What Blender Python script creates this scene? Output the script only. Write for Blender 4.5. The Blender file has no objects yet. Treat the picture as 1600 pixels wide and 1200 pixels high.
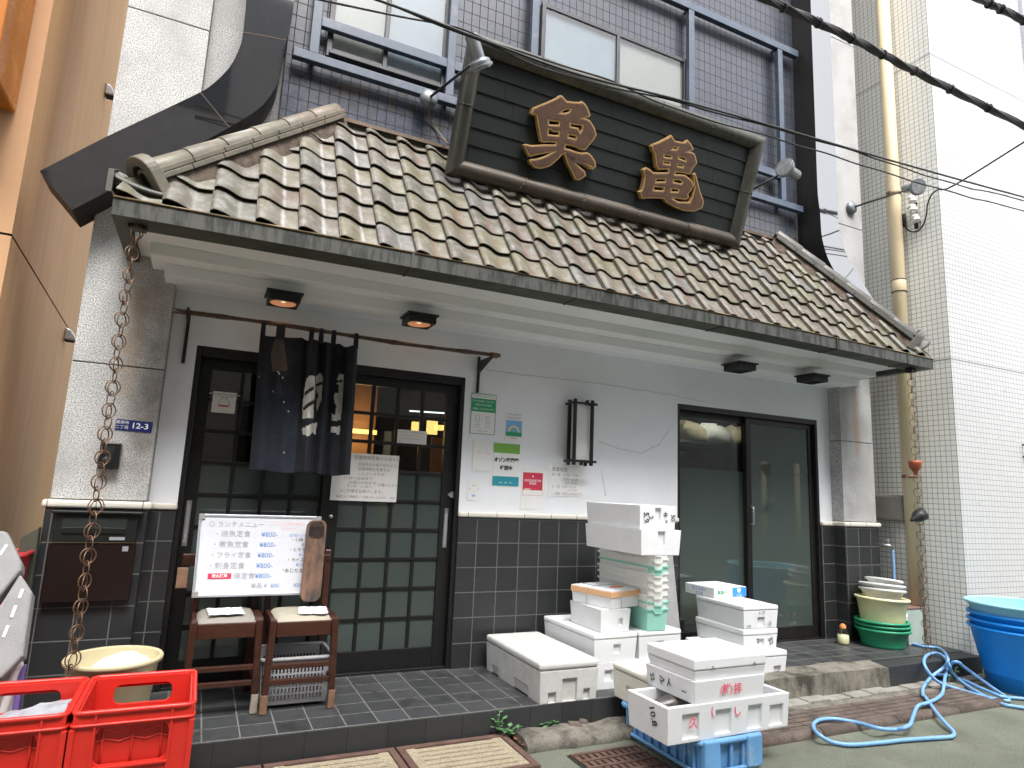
import bpy, bmesh, math, random
from mathutils import Vector, Matrix
random.seed(7)
sc = bpy.context.scene
col = sc.collection
PI = math.pi
R = math.radians

# ------------------------------------------------------------------ camera
CAM = Vector((0, 0, 1.325)); FOC = 1009.2
cam_d = bpy.data.cameras.new('camera'); cam = bpy.data.objects.new('camera', cam_d); col.objects.link(cam)
cam.location = CAM; cam.rotation_euler = (R(99.42476917), R(-2.47014407), R(-25.51467432))
cam_d.sensor_width = 36; cam_d.lens = FOC/1600*36; cam_d.clip_end = 500; cam_d.clip_start = .05
sc.camera = cam
CM = cam.rotation_euler.to_matrix()
# survey of the photograph: a measured image point and one known plane give the point in the place
def ray(px, py): return CM @ Vector(((px-800)/FOC, -(py-600)/FOC, -1))
def WY(px, py, y): d = ray(px, py); return CAM + d*((y-CAM.y)/d.y)
def WZ(px, py, z): d = ray(px, py); return CAM + d*((z-CAM.z)/d.z)
def WX(px, py, x): d = ray(px, py); return CAM + d*((x-CAM.x)/d.x)

# ------------------------------------------------------------------ materials
def nn(nt, typ, **kw):
    n = nt.nodes.new(typ)
    for k, v in kw.items():
        if k in n.inputs.keys(): n.inputs[k].default_value = v
        else: setattr(n, k, v)
    return n
def c4(c): return (c[0], c[1], c[2], 1)
def base_mat(name):
    m = bpy.data.materials.new(name); m.use_nodes = True
    nt = m.node_tree; b = nt.nodes['Principled BSDF']
    return m, nt, b
def mixc(nt, fac, a, b_, blend='MIX'):
    n = nn(nt, 'ShaderNodeMix', data_type='RGBA', blend_type=blend)
    for i, v in ((0, fac), (6, a), (7, b_)):
        if hasattr(v, 'links'): nt.links.new(v, n.inputs[i])
        else: n.inputs[i].default_value = v if i == 0 else c4(v)
    return n.outputs[2]
def ramp(nt, v, a, b_):
    n = nn(nt, 'ShaderNodeMapRange'); nt.links.new(v, n.inputs[0])
    n.inputs[1].default_value = a; n.inputs[2].default_value = b_
    return n.outputs[0]
def noise(nt, vec, scale, detail=4, rough=.6):
    n = nn(nt, 'ShaderNodeTexNoise', Scale=scale, Detail=detail, Roughness=rough)
    nt.links.new(vec, n.inputs['Vector']); return n.outputs['Fac']
def coords(nt, world=True, scale=(1, 1, 1)):
    if world: v = nn(nt, 'ShaderNodeNewGeometry').outputs['Position']
    else: v = nn(nt, 'ShaderNodeTexCoord').outputs['Object']
    if scale != (1, 1, 1):
        mp = nn(nt, 'ShaderNodeMapping'); mp.inputs['Scale'].default_value = scale
        nt.links.new(v, mp.inputs['Vector']); v = mp.outputs['Vector']
    return v
def bumpit(nt, b, h, strength, dist=.01):
    n = nn(nt, 'ShaderNodeBump', Strength=strength, Distance=dist)
    nt.links.new(h, n.inputs['Height']); nt.links.new(n.outputs[0], b.inputs['Normal']); return n
def mat(name, c, rough=.6, metal=0., var=.18, vs=7., bump=.0, bs=90., c2=None, dirt=None, dscale=5., dlo=.52, dhi=.75, stretch=(1, 1, 1), world=False, spec=.5, rvar=.15, coat=0., round_=0., speckle=0.):
    m, nt, b = base_mat(name)
    v = coords(nt, world, stretch)
    f = noise(nt, v, vs)
    c2 = c2 or tuple(x*(1-var) for x in c)
    c1 = tuple(min(1, x*(1+var*.5)) for x in c)
    out = mixc(nt, ramp(nt, f, .32, .68), c1, c2)
    if dirt:
        f2 = noise(nt, v, dscale, 6, .68)
        out = mixc(nt, ramp(nt, f2, dlo, dhi), out, dirt)
    if speckle:
        f3 = noise(nt, v, 170, 2, .5)
        out = mixc(nt, ramp(nt, f3, .40, .62), mixc(nt, 1., out, (1+speckle,)*3, 'MULTIPLY'), mixc(nt, 1., out, (1-speckle,)*3, 'MULTIPLY'))
        out = mixc(nt, ramp(nt, noise(nt, v, 26, 5, .7), .60, .72), out, mixc(nt, 1., out, (.45,)*3, 'MULTIPLY'))
    nt.links.new(out, b.inputs['Base Color'])
    rr = nn(nt, 'ShaderNodeMapRange'); nt.links.new(f, rr.inputs[0]); rr.inputs[1].default_value = .3; rr.inputs[2].default_value = .7
    rr.inputs[3].default_value = max(.02, rough-rvar*.5); rr.inputs[4].default_value = min(1, rough+rvar*.5)
    nt.links.new(rr.outputs[0], b.inputs['Roughness'])
    b.inputs['Metallic'].default_value = metal; b.inputs['Specular IOR Level'].default_value = spec
    b.inputs['Coat Weight'].default_value = coat
    bp = bumpit(nt, b, noise(nt, v, bs, 3), bump) if bump else None
    if round_:
        bv = nn(nt, 'ShaderNodeBevel', Radius=round_, samples=4)
        nt.links.new(bv.outputs[0], bp.inputs['Normal'] if bp else b.inputs['Normal'])
    return m
def tile_mat(name, axes, w, h, mortar, ca, cb, cm, rough=.3, bump=.4, off=(0, 0), hue=None, dirt=None, msm=.1, freq=0.):
    m, nt, b = base_mat(name)
    p = coords(nt)
    s = nn(nt, 'ShaderNodeSeparateXYZ'); nt.links.new(p, s.inputs[0])
    cb_ = nn(nt, 'ShaderNodeCombineXYZ')
    for k in (0, 1):
        a = nn(nt, 'ShaderNodeMath', operation='ADD'); a.inputs[1].default_value = off[k]
        nt.links.new(s.outputs['XYZ'.index(axes[k])], a.inputs[0]); nt.links.new(a.outputs[0], cb_.inputs[k])
    br = nn(nt, 'ShaderNodeTexBrick', offset=freq, squash=1., Scale=1.)
    br.inputs['Brick Width'].default_value = w; br.inputs['Row Height'].default_value = h
    br.inputs['Mortar Size'].default_value = mortar; br.inputs['Mortar Smooth'].default_value = msm; br.inputs['Bias'].default_value = 0
    br.inputs['Color1'].default_value = c4(ca); br.inputs['Color2'].default_value = c4(cb); br.inputs['Mortar'].default_value = c4(cm)
    nt.links.new(cb_.outputs[0], br.inputs['Vector'])
    out = br.outputs['Color']
    if hue:
        f = noise(nt, p, hue[1], 3)
        t = mixc(nt, ramp(nt, f, hue[2], hue[3]), out, hue[0])
        out = mixc(nt, br.outputs['Fac'], t, cm)
    if dirt:
        f = noise(nt, p, dirt[1], 6, .7)
        out = mixc(nt, ramp(nt, f, dirt[2], dirt[3]), out, dirt[0])
    nt.links.new(out, b.inputs['Base Color'])
    r = nn(nt, 'ShaderNodeMapRange'); nt.links.new(br.outputs['Fac'], r.inputs[0]); r.inputs[3].default_value = rough; r.inputs[4].default_value = .9
    ra = nn(nt, 'ShaderNodeMath', operation='MULTIPLY_ADD'); nt.links.new(noise(nt, p, 9), ra.inputs[0]); ra.inputs[1].default_value = .25
    sb = nn(nt, 'ShaderNodeMath', operation='SUBTRACT'); nt.links.new(r.outputs[0], sb.inputs[0]); sb.inputs[1].default_value = .1
    nt.links.new(sb.outputs[0], ra.inputs[2]); nt.links.new(ra.outputs[0], b.inputs['Roughness'])
    inv = nn(nt, 'ShaderNodeMath', operation='SUBTRACT'); inv.inputs[0].default_value = 1; nt.links.new(br.outputs['Fac'], inv.inputs[1])
    wv = nn(nt, 'ShaderNodeMath', operation='MULTIPLY_ADD'); nt.links.new(noise(nt, p, 22, 2), wv.inputs[0]); wv.inputs[1].default_value = .35
    nt.links.new(inv.outputs[0], wv.inputs[2])
    bumpit(nt, b, wv.outputs[0], bump, .004)
    return m
def glass_mat(name, tint, gloss=.9, clear=True, body=(.05, .06, .055), frost=.0):
    m, nt, b = base_mat(name); nt.nodes.remove(b)
    out = nt.nodes['Material Output']
    fr = nn(nt, 'ShaderNodeFresnel', IOR=1.52)   # same reflectance from both sides of the pane
    io = nn(nt, 'ShaderNodeMath', operation='MULTIPLY_ADD'); nt.links.new(nn(nt, 'ShaderNodeNewGeometry').outputs['Backfacing'], io.inputs[0]); io.inputs[1].default_value = 1/1.52-1.52; io.inputs[2].default_value = 1.52; nt.links.new(io.outputs[0], fr.inputs['IOR'])
    g = nn(nt, 'ShaderNodeBsdfGlossy', Roughness=.015); g.inputs['Color'].default_value = (gloss, gloss, gloss, 1)
    t = nn(nt, 'ShaderNodeBsdfTransparent'); t.inputs['Color'].default_value = c4(tint)
    first = t.outputs[0]
    if not clear:
        d = nn(nt, 'ShaderNodeBsdfDiffuse'); d.inputs['Color'].default_value = c4(body)
        tl = nn(nt, 'ShaderNodeBsdfTranslucent'); tl.inputs['Color'].default_value = c4(tint)
        mx = nn(nt, 'ShaderNodeMixShader', Fac=.35); nt.links.new(d.outputs[0], mx.inputs[1]); nt.links.new(tl.outputs[0], mx.inputs[2]); first = mx.outputs[0]
    mx2 = nn(nt, 'ShaderNodeMixShader')
    mul = nn(nt, 'ShaderNodeMath', operation='MULTIPLY_ADD'); mul.inputs[1].default_value = 1.15; mul.inputs[2].default_value = .02; mul.use_clamp = True
    nt.links.new(fr.outputs[0], mul.inputs[0])
    nt.links.new(mul.outputs[0], mx2.inputs[0]); nt.links.new(first, mx2.inputs[1]); nt.links.new(g.outputs[0], mx2.inputs[2])
    nt.links.new(mx2.outputs[0], out.inputs['Surface'])
    return m
def emit(name, c, s):
    m, nt, b = base_mat(name); b.inputs['Base Color'].default_value = c4(c)
    b.inputs['Emission Color'].default_value = c4(c); b.inputs['Emission Strength'].default_value = s; return m

def stain_mat(name, c, stains, rough=.8, speck=.38, sc_=150., bump=.5):
    """washed aggregate stone; stains = [(x, z, half width, half height, colour, strength)]"""
    m, nt, b = base_mat(name); p = coords(nt)
    f = noise(nt, p, sc_, 2, .5)
    out = mixc(nt, ramp(nt, f, .38, .64), tuple(x*(1+speck) for x in c), tuple(x*(1-speck*1.4) for x in c))
    big = noise(nt, p, 3.2, 5)
    out = mixc(nt, ramp(nt, big, .45, .8), out, tuple(x*.62 for x in c))
    s = nn(nt, 'ShaderNodeSeparateXYZ'); nt.links.new(p, s.inputs[0])
    wob = noise(nt, p, 9, 5, .7)
    for (x, z, hw, hh, cc, st) in stains:
        d2 = []
        for o, cen, half in ((0, x, hw), (2, z, hh)):
            a = nn(nt, 'ShaderNodeMath', operation='SUBTRACT'); nt.links.new(s.outputs[o], a.inputs[0]); a.inputs[1].default_value = cen
            q = nn(nt, 'ShaderNodeMath', operation='DIVIDE'); nt.links.new(a.outputs[0], q.inputs[0]); q.inputs[1].default_value = half
            k = nn(nt, 'ShaderNodeMath', operation='POWER'); nt.links.new(q.outputs[0], k.inputs[0]); k.inputs[1].default_value = 2
            d2.append(k.outputs[0])
        ad = nn(nt, 'ShaderNodeMath', operation='ADD'); nt.links.new(d2[0], ad.inputs[0]); nt.links.new(d2[1], ad.inputs[1])
        w2 = nn(nt, 'ShaderNodeMath', operation='MULTIPLY_ADD'); nt.links.new(wob, w2.inputs[0]); w2.inputs[1].default_value = 1.8; nt.links.new(ad.outputs[0], w2.inputs[2])
        r = nn(nt, 'ShaderNodeMapRange'); nt.links.new(w2.outputs[0], r.inputs[0]); r.inputs[1].default_value = 2.0; r.inputs[2].default_value = .8
        r.inputs[3].default_value = 0; r.inputs[4].default_value = st
        out = mixc(nt, r.outputs[0], out, cc)
    nt.links.new(out, b.inputs['Base Color']); b.inputs['Roughness'].default_value = rough
    bumpit(nt, b, f, bump, .004)
    return m

M = {}
M['white_wall'] = mat('white_wall', (.74, .76, .79), .75, var=.05, vs=2.2, bump=.05, bs=60, dirt=(.66, .66, .66), dscale=3.1, dlo=.6, dhi=.85, world=True)
M['cornice'] = mat('cornice_paint', (.79, .80, .795), .6, var=.06, vs=1.6, dirt=(.60, .60, .58), dscale=1.7, dlo=.6, dhi=.9, world=True, stretch=(1, 1, 3))
M['stone_left'] = stain_mat('washed_stone', (.49, .49, .48), [(-.30, 1.72, .12, .55, (.13, .11, .085), .8), (-.42, 2.05, .07, .42, (.33, .23, .14), .75), (-.36, 2.3, .14, .22, (.22, .16, .11), .6), (-.47, 1.42, .1, .3, (.30, .25, .2), .45)])
M['stone_right'] = stain_mat('washed_stone_pale', (.40, .395, .39), [(5.50, 2.1, .06, .4, (.30, .19, .12), .75), (5.34, 2.2, .06, .5, (.28, .25, .21), .5), (5.6, 1.5, .15, .4, (.36, .34, .31), .5), (5.55, 4.2, .14, .8, (.38, .38, .39), .4)])
M['black_tile_xz'] = tile_mat('black_glazed_tile', 'XZ', .161, .1622, .0032, (.019, .0205, .022), (.027, .0285, .030), (.115, .115, .108), .38, .5, off=(-1.585+1.61, -.155), dirt=((.05, .052, .05), 7., .6, .95))
M['black_tile_yz'] = tile_mat('black_glazed_tile_return', 'YZ', .161, .1622, .0032, (.022, .0235, .025), (.030, .0315, .033), (.115, .115, .108), .38, .5, off=(0, -.155))
M['step_tile'] = tile_mat('dark_floor_tile', 'XY', .161, .161, .0034, (.033, .0355, .037), (.052, .055, .057), (.135, .135, .125), .42, .5, off=(.03, -3.38+3.38), dirt=((.013, .013, .013), 6.5, .54, .70))
M['step_riser'] = tile_mat('dark_riser_tile', 'XZ', .2, .4, .003, (.024, .026, .027), (.033, .035, .036), (.018, .018, .018), .5, .4, off=(.02, .2), dirt=((.06, .058, .053), 4., .6, .9))
M['cap_tile'] = tile_mat('cream_cap_tile', 'XZ', .215, 2., .003, (.62, .59, .52), (.66, .63, .56), (.2, .19, .17), .3, .2, off=(.05, .5))
M['mosaic'] = tile_mat('violet_grey_mosaic', 'XZ', .0642, .0975, .0028, (.036, .040, .054), (.049, .053, .069), (.012, .012, .015), .3, .5, off=(.02, .03), hue=((.043, .052, .076), 3.4, .45, .7))
M['mosaic_low'] = tile_mat('blue_brown_mosaic', 'XZ', .0642, .0975, .0028, (.043, .058, .092), (.062, .066, .082), (.022, .018, .014), .25, .5, off=(.02, .03), hue=((.078, .064, .056), 7., .52, .68))
M['white_mosaic_x'] = tile_mat('white_mosaic', 'XZ', .0475, .0475, .002, (.46, .47, .47), (.49, .49, .49), (.17, .17, .18), .3, .15)  # front of the one white tile, darkened in colour against over-bright light
M['white_mosaic_y'] = tile_mat('white_mosaic_side_raised', 'YZ', .0475, .0475, .0026, (.82, .82, .77), (.86, .86, .81), (.30, .29, .27), .35, .2)  # same white tile as the front, colour raised for its weaker light
M['granite'] = mat('polished_black_granite', (.010, .011, .012), .04, var=.4, vs=160, spec=1., rvar=.02, world=True)
M['granite'].node_tree.nodes['Principled BSDF'].inputs['IOR'].default_value = 2.1
M['band_side'] = mat('streaked_dark_metal', (.014, .013, .0115), .5, var=.5, vs=3, stretch=(16, 16, .35), dirt=(.028, .025, .022), dscale=6, dlo=.55, dhi=.8, world=True)
M['blue_steel'] = mat('blue_painted_steel', (.054, .075, .112), .4, var=.12, vs=5, dirt=(.12, .13, .16), dscale=8)
M['alu_dark'] = mat('dark_window_metal', (.05, .05, .055), .4, metal=.3, var=.2)
M['bronze'] = mat('bronze_aluminium', (.020, .018, .016), .35, metal=.35, var=.3)
M['black_wood'] = mat('black_painted_wood', (.005, .005, .005), .45, var=.4, vs=20, bump=.08, bs=120)
M['brown_wood'] = mat('dark_red_brown_wood', (.050, .017, .010), .33, var=.5, vs=5, stretch=(1, 1, 4), dirt=(.13, .06, .033), dscale=14, dlo=.62, dhi=.82)
M['worn_wood'] = mat('worn_bare_wood', (.19, .105, .06), .75, var=.4, vs=12)
M['pale_wood'] = mat('grey_pale_wood', (.30, .27, .22), .8, var=.4, vs=12)
M['seat_vinyl'] = mat('taupe_vinyl', (.25, .23, .20), .5, var=.12, vs=5, bump=.05)
M['seat_cream'] = mat('cream_vinyl', (.36, .33, .26), .5, var=.12, vs=5, bump=.05)
M['cloth_white'] = mat('white_cloth', (.84, .84, .86), .9, var=.04, bump=.3, bs=90)
M['foam'] = mat('white_polystyrene', (.73, .74, .75), .7, round_=.007, var=.03, vs=9, bump=.12, bs=220, dirt=(.58, .59, .59), dscale=6, dlo=.62, dhi=.9)
M['foam_grey'] = mat('worn_grey_polystyrene', (.55, .55, .53), .75, round_=.010, var=.1, vs=12, bump=.3, bs=160, dirt=(.40, .40, .37), dscale=9, dlo=.56, dhi=.78)
M['foam_cream'] = mat('yellowed_polystyrene', (.72, .70, .61), .7, round_=.010, var=.06, vs=9, bump=.15, bs=200, dirt=(.5, .46, .36), dscale=5, dlo=.6, dhi=.85)
M['foam_dull'] = mat('grey_foam_lid', (.27, .27, .268), .75, var=.1, vs=10, bump=.25, bs=160, dirt=(.18, .175, .165), dscale=7, dlo=.58, dhi=.8)
M['fish'] = mat('fish_skin', (.10, .085, .08), .3, var=.4, vs=25)
M['orange_print'] = mat('orange_print', (.66, .24, .07), .6, var=.05)
M['orange_lid'] = mat('pale_orange_card', (.72, .42, .22), .6, var=.05)
M['mint'] = mat('mint_green_plastic', (.30, .62, .52), .4, var=.06)
M['milk'] = mat('milky_white_plastic', (.80, .80, .76), .4, var=.06)
M['red_plastic'] = mat('red_plastic', (.62, .028, .018), .35, var=.08, vs=6, bump=.03, bs=90)
M['bin_red'] = mat('dull_red_plastic', (.33, .02, .025), .5, var=.15)
M['blue_crate'] = mat('faded_blue_plastic', (.14, .34, .62), .55, var=.2, vs=5, dirt=(.42, .52, .60), dscale=8, dlo=.58, dhi=.8)
M['hose'] = mat('blue_hose', (.20, .41, .72), .35, var=.1, vs=30)
M['tub_blue'] = mat('bright_blue_plastic', (.010, .27, .82), .38, var=.06, dirt=(.02, .05, .12), dscale=13, dlo=.68, dhi=.72)
M['tub_pale'] = mat('pale_blue_plastic', (.28, .60, .72), .45, var=.08)
M['basin_green'] = mat('green_plastic', (.02, .27, .13), .38, var=.1)
M['basin_yellow'] = mat('pale_yellow_plastic', (.80, .76, .45), .42, var=.06)
M['basin_white'] = mat('white_plastic', (.72, .72, .70), .45, var=.06)
M['bucket'] = mat('cream_plastic', (.56, .49, .30), .45, var=.08, dirt=(.45, .36, .22), dscale=5, dlo=.62, dhi=.85)
M['basket'] = mat('pale_grey_plastic', (.36, .36, .37), .5, var=.08)
M['film'] = mat('clear_plastic_film', (.36, .38, .42), .25, var=.15, vs=14, bump=.5, bs=25)
M['paper'] = mat('paper', (.74, .74, .73), .8, var=.03)
M['paper_warm'] = mat('warm_paper', (.72, .70, .68), .8, var=.03)
M['ink'] = mat('black_ink', (.02, .02, .025), .7, var=0)
M['ink_grey'] = mat('grey_ink', (.26, .26, .28), .7, var=0)
M['marker'] = mat('faded_grey_marker', (.34, .34, .37), .7, var=0)
M['ink_blue'] = mat('blue_ink', (.10, .24, .55), .7, var=0)
M['ink_red'] = mat('red_ink', (.75, .10, .16), .7, var=0)
M['ink_pink'] = mat('pink_ink', (.80, .45, .48), .7, var=0)
M['crack'] = mat('plaster_crack', (.42, .42, .42), .9, var=.2)
M['ink_white'] = mat('white_print', (.80, .80, .80), .6, var=0)
M['p_green'] = mat('green_print', (.02, .30, .13), .6, var=.03)
M['p_lime'] = mat('lime_green_print', (.17, .40, .06), .6, var=.03)
M['p_teal'] = mat('teal_print', (.02, .28, .36), .6, var=.03)
M['p_red'] = mat('red_print', (.55, .03, .07), .6, var=.03)
M['p_sky'] = mat('sky_blue_print', (.16, .40, .68), .6, var=.03)
M['p_blue'] = mat('strong_blue_print', (.04, .25, .75), .6, var=.03)
M['p_peach'] = mat('peach_print', (.75, .50, .35), .6, var=.03)
M['plate_blue'] = mat('navy_enamel', (.012, .02, .12), .35, var=.05)
M['whiteboard'] = mat('whiteboard', (.60, .62, .66), .25, var=.02)
M['alu'] = mat('pale_aluminium', (.50, .52, .56), .4, metal=.6, var=.1)
M['steel'] = mat('brushed_steel', (.55, .55, .55), .3, metal=.9, var=.15)
M['lamp_steel'] = mat('grey_lamp_casting', (.20, .22, .23), .4, metal=.4, var=.15)
M['reflector'] = mat('lamp_reflector_glass', (.75, .77, .8), .12, metal=.7, var=.3, vs=30)
M['dark_metal'] = mat('dark_metal', (.03, .03, .032), .45, metal=.4, var=.25)
M['rust_chain'] = mat('brown_oxidised_copper', (.17, .105, .065), .5, metal=.6, var=.4, vs=30)
M['copper_pot'] = mat('red_brown_copper', (.36, .10, .05), .5, metal=.35, var=.4, vs=18)
M['gutter'] = mat('weathered_copper_gutter', (.066, .066, .059), .55, metal=.2, var=.35, vs=4, stretch=(7, 1, 1.1), dirt=(.020, .023, .018), dscale=4, dlo=.48, dhi=.60)
M['gutter_rim'] = mat('gutter_rim_copper', (.17, .125, .07), .45, metal=.4, var=.3)
M['gutter_under'] = mat('green_stained_gutter', (.055, .06, .042), .6, var=.3)
M['flashing'] = mat('brown_copper_flashing', (.10, .066, .042), .5, metal=.3, var=.3)
M['sign_frame'] = mat('olive_weathered_copper', (.062, .060, .048), .45, metal=.3, var=.35, vs=3, stretch=(8, 8, .8), dirt=(.12, .11, .09), dscale=8, dlo=.6, dhi=.8)
M['sign_frame_low'] = mat('brown_weathered_copper', (.082, .066, .050), .45, metal=.3, var=.25, vs=3, dirt=(.12, .10, .078), dscale=4, dlo=.55, dhi=.8)
M['sign_panel'] = mat('dark_green_copper_sheet', (.011, .0155, .0135), .5, metal=.2, var=.25, vs=5)
M['gilt'] = mat('gilt_edge', (.48, .30, .12), .45, metal=.35, var=.2, vs=30)
M['letter_brown'] = mat('worn_gilt_brown', (.105, .052, .030), .55, var=.35, vs=16, dirt=(.23, .135, .07), dscale=22, dlo=.6, dhi=.78)
M['noren'] = mat('indigo_cloth', (.0065, .0085, .013), .9, var=.3, vs=6, bump=.3, bs=300)
M['noren_faded'] = mat('faded_indigo_cloth', (.010, .0145, .025), .9, var=.35, vs=5, bump=.3, bs=300, dirt=(.02, .03, .05), dscale=9)
M['noren_white'] = mat('undyed_cloth', (.50, .49, .44), .9, var=.2, vs=20, bump=.3, bs=300)
M['noren_brown'] = mat('brown_cloth_patch', (.085, .06, .045), .9, var=.2, vs=15, bump=.3, bs=300)
M['bamboo'] = mat('dark_bamboo', (.07, .035, .018), .3, var=.5, vs=9)
M['orange_wall'] = mat('orange_render_brightened', (.72, .42, .19), .75, var=.06, vs=2, bump=.05, bs=220, dirt=(.58, .33, .145), dscale=2.5, dlo=.55, dhi=.85, world=True, stretch=(5, 5, .35))  # same render as the front, lifted in colour against the gap's shade
M['orange_front'] = mat('orange_render_front', (.54, .31, .165), .75, var=.05, vs=2, bump=.05, bs=220, dirt=(.42, .25, .14), dscale=3, dlo=.6, dhi=.85, world=True, stretch=(5, 5, .35))  # front tone of the one render; the light difference is put into colour
M['orange_gloss'] = mat('glossy_orange_panel', (.45, .15, .015), .3, var=.1)
M['joint'] = mat('dark_joint', (.07, .05, .035), .8)
M['cream_pipe'] = mat('cream_painted_pipe', (.64, .53, .34), .45, var=.08, vs=3, dirt=(.50, .42, .30), dscale=4, dlo=.6, dhi=.85)
M['asphalt'] = mat('green_grey_asphalt', (.150, .163, .122), .82, speckle=.30, var=.16, vs=2.4, bump=.5, bs=170, dirt=(.085, .088, .064), dscale=1.7, dlo=.48, dhi=.72, world=True)
M['concrete'] = mat('weathered_concrete', (.185, .17, .14), .85, speckle=.28, var=.25, vs=5, bump=.5, bs=60, dirt=(.045, .041, .030), dscale=4, dlo=.47, dhi=.64, world=True, stretch=(1.6, 1.6, .7))
M['concrete_pale'] = mat('pale_concrete', (.26, .25, .22), .85, speckle=.25, var=.2, vs=6, bump=.5, bs=70, dirt=(.15, .14, .11), dscale=6, dlo=.52, dhi=.75, world=True)
M['concrete_brown'] = mat('brown_stained_concrete', (.115, .088, .072), .85, speckle=.25, var=.3, vs=6, bump=.5, bs=70, dirt=(.035, .027, .022), dscale=7, dlo=.5, dhi=.72, world=True)
M['grate_beige'] = mat('beige_speckled_resin', (.34, .29, .20), .75, var=.35, vs=90, bump=.4, bs=130, dirt=(.13, .09, .06), dscale=6, dlo=.56, dhi=.78, world=True)
M['grate_rust'] = mat('rust_brown_frame', (.115, .064, .048), .8, var=.3, vs=14, bump=.3)
M['slot'] = mat('dark_slot', (.012, .017, .014), .9)
M['interior'] = mat('dark_interior', (.035, .028, .022), .8)
M['interior_wood'] = mat('warm_wood_panel', (.40, .20, .08), .5, var=.2, vs=6)
M['box_grey'] = mat('grey_meter_box', (.26, .25, .23), .6, var=.15)
M['mailbox'] = mat('dark_brown_mailbox', (.016, .0085, .007), .35, metal=.3, var=.25)
M['mailbox_top'] = mat('grey_black_mailbox', (.020, .022, .021), .35, metal=.4, var=.2)
M['cable'] = mat('black_cable', (.022, .022, .022), .6, var=.2)
M['cable_brown'] = mat('brown_wire', (.20, .14, .09), .6)
M['ceramic'] = mat('white_porcelain', (.78, .78, .76), .25, var=.04)
M['leaf'] = mat('leaf_green', (.10, .22, .09), .5, var=.4, vs=30)
M['dead_leaf'] = mat('dead_leaf', (.25, .10, .05), .8, var=.4, vs=30)
M['lamp_paper'] = mat('milk_acrylic', (.62, .62, .60), .4, var=.03)
M['curtain'] = mat('pale_window_blind', (.21, .22, .20), .8, var=.05, vs=3)
M['curtain_blue'] = mat('pale_blue_curtain', (.16, .205, .24), .8, var=.06, vs=3)
M['sack'] = mat('beige_sack', (.48, .40, .29), .8, var=.15, vs=9)
M['copper_lamp'] = emit('lit_copper_reflector', (.45, .29, .21), .02)
M['warm_tube'] = emit('warm_lamp', (1., .62, .2), .55)
M['white_tube'] = emit('cool_tube', (.85, .9, 1.), .7)
M['glass_clear'] = glass_mat('clear_glass', (.80, .84, .80))
M['glass_window'] = glass_mat('window_glass', (.88, .90, .90))
M['glass_frost'] = glass_mat('frosted_glass', (.20, .24, .22), clear=False, body=(.075, .095, .088))
M['glass_dark'] = glass_mat('green_frosted_door_glass', (.12, .15, .14), clear=False, body=(.082, .106, .096))
M['opp_wall'] = mat('grey_office_wall', (.24, .25, .26), .8, var=.1, world=True)
M['opp_dark'] = mat('office_window_glass', (.03, .035, .045), .1)

# roof tile: glazed, each tile its own tint (attribute), pale run-off streak down its middle
def roof_mat():
    m, nt, b = base_mat('glazed_olive_roof_tile')
    at = nn(nt, 'ShaderNodeAttribute', attribute_name='tint')
    uv = nn(nt, 'ShaderNodeAttribute', attribute_name='tuv')
    cr = nn(nt, 'ShaderNodeValToRGB'); nt.links.new(at.outputs['Fac'], cr.inputs[0])
    e = cr.color_ramp.elements; e[0].position = 0; e[0].color = (.105, .098, .052, 1); e[1].position = 1; e[1].color = (.112, .108, .100, 1)
    for p_, c_ in ((.3, (.124, .112, .066)), (.55, (.110, .089, .068)), (.75, (.080, .078, .052))):
        k = e.new(p_); k.color = c4(c_)
    p = coords(nt)
    out = mixc(nt, ramp(nt, noise(nt, p, 16, 5, .65), .46, .70), cr.outputs[0], (.19, .183, .17))
    out = mixc(nt, ramp(nt, noise(nt, p, 5.5, 5, .7), .54, .74), out, (.110, .066, .050))
    s = nn(nt, 'ShaderNodeSeparateXYZ'); nt.links.new(uv.outputs['Vector'], s.inputs[0])
    a = nn(nt, 'ShaderNodeMath', operation='SUBTRACT'); nt.links.new(s.outputs[0], a.inputs[0]); a.inputs[1].default_value = .62
    a2 = nn(nt, 'ShaderNodeMath', operation='ABSOLUTE'); nt.links.new(a.outputs[0], a2.inputs[0])
    w = nn(nt, 'ShaderNodeMath', operation='MULTIPLY_ADD'); nt.links.new(noise(nt, p, 14, 4), w.inputs[0]); w.inputs[1].default_value = .16; nt.links.new(a2.outputs[0], w.inputs[2])
    st = nn(nt, 'ShaderNodeMapRange'); nt.links.new(w.outputs[0], st.inputs[0]); st.inputs[1].default_value = .15; st.inputs[2].default_value = .06
    g = nn(nt, 'ShaderNodeMath', operation='MULTIPLY'); nt.links.new(st.outputs[0], g.inputs[0]); nt.links.new(s.outputs[2], g.inputs[1])
    red = mixc(nt, s.outputs[1], (.33, .325, .31), (.225, .095, .062))
    out = mixc(nt, g.outputs[0], out, red)
    nt.links.new(out, b.inputs['Base Color']); b.inputs['Roughness'].default_value = .34
    rr = nn(nt, 'ShaderNodeMapRange'); nt.links.new(noise(nt, p, 20), rr.inputs[0]); rr.inputs[3].default_value = .38; rr.inputs[4].default_value = .7
    nt.links.new(rr.outputs[0], b.inputs['Roughness'])
    bumpit(nt, b, noise(nt, p, 60, 3), .15, .005)
    return m
M['roof'] = roof_mat()
M['ridge'] = mat('ridge_tile', (.125, .112, .078), .5, var=.3, vs=9, dirt=(.20, .14, .11), dscale=5, dlo=.5, dhi=.7, world=True, bump=.1)
M['ridge_grey'] = mat('ridge_tile_grey', (.09, .087, .076), .5, var=.3, vs=9, world=True, bump=.1)
M['mortar'] = mat('brown_mortar', (.085, .062, .045), .9, var=.4, vs=25, bump=.6, bs=50, world=True)

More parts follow.
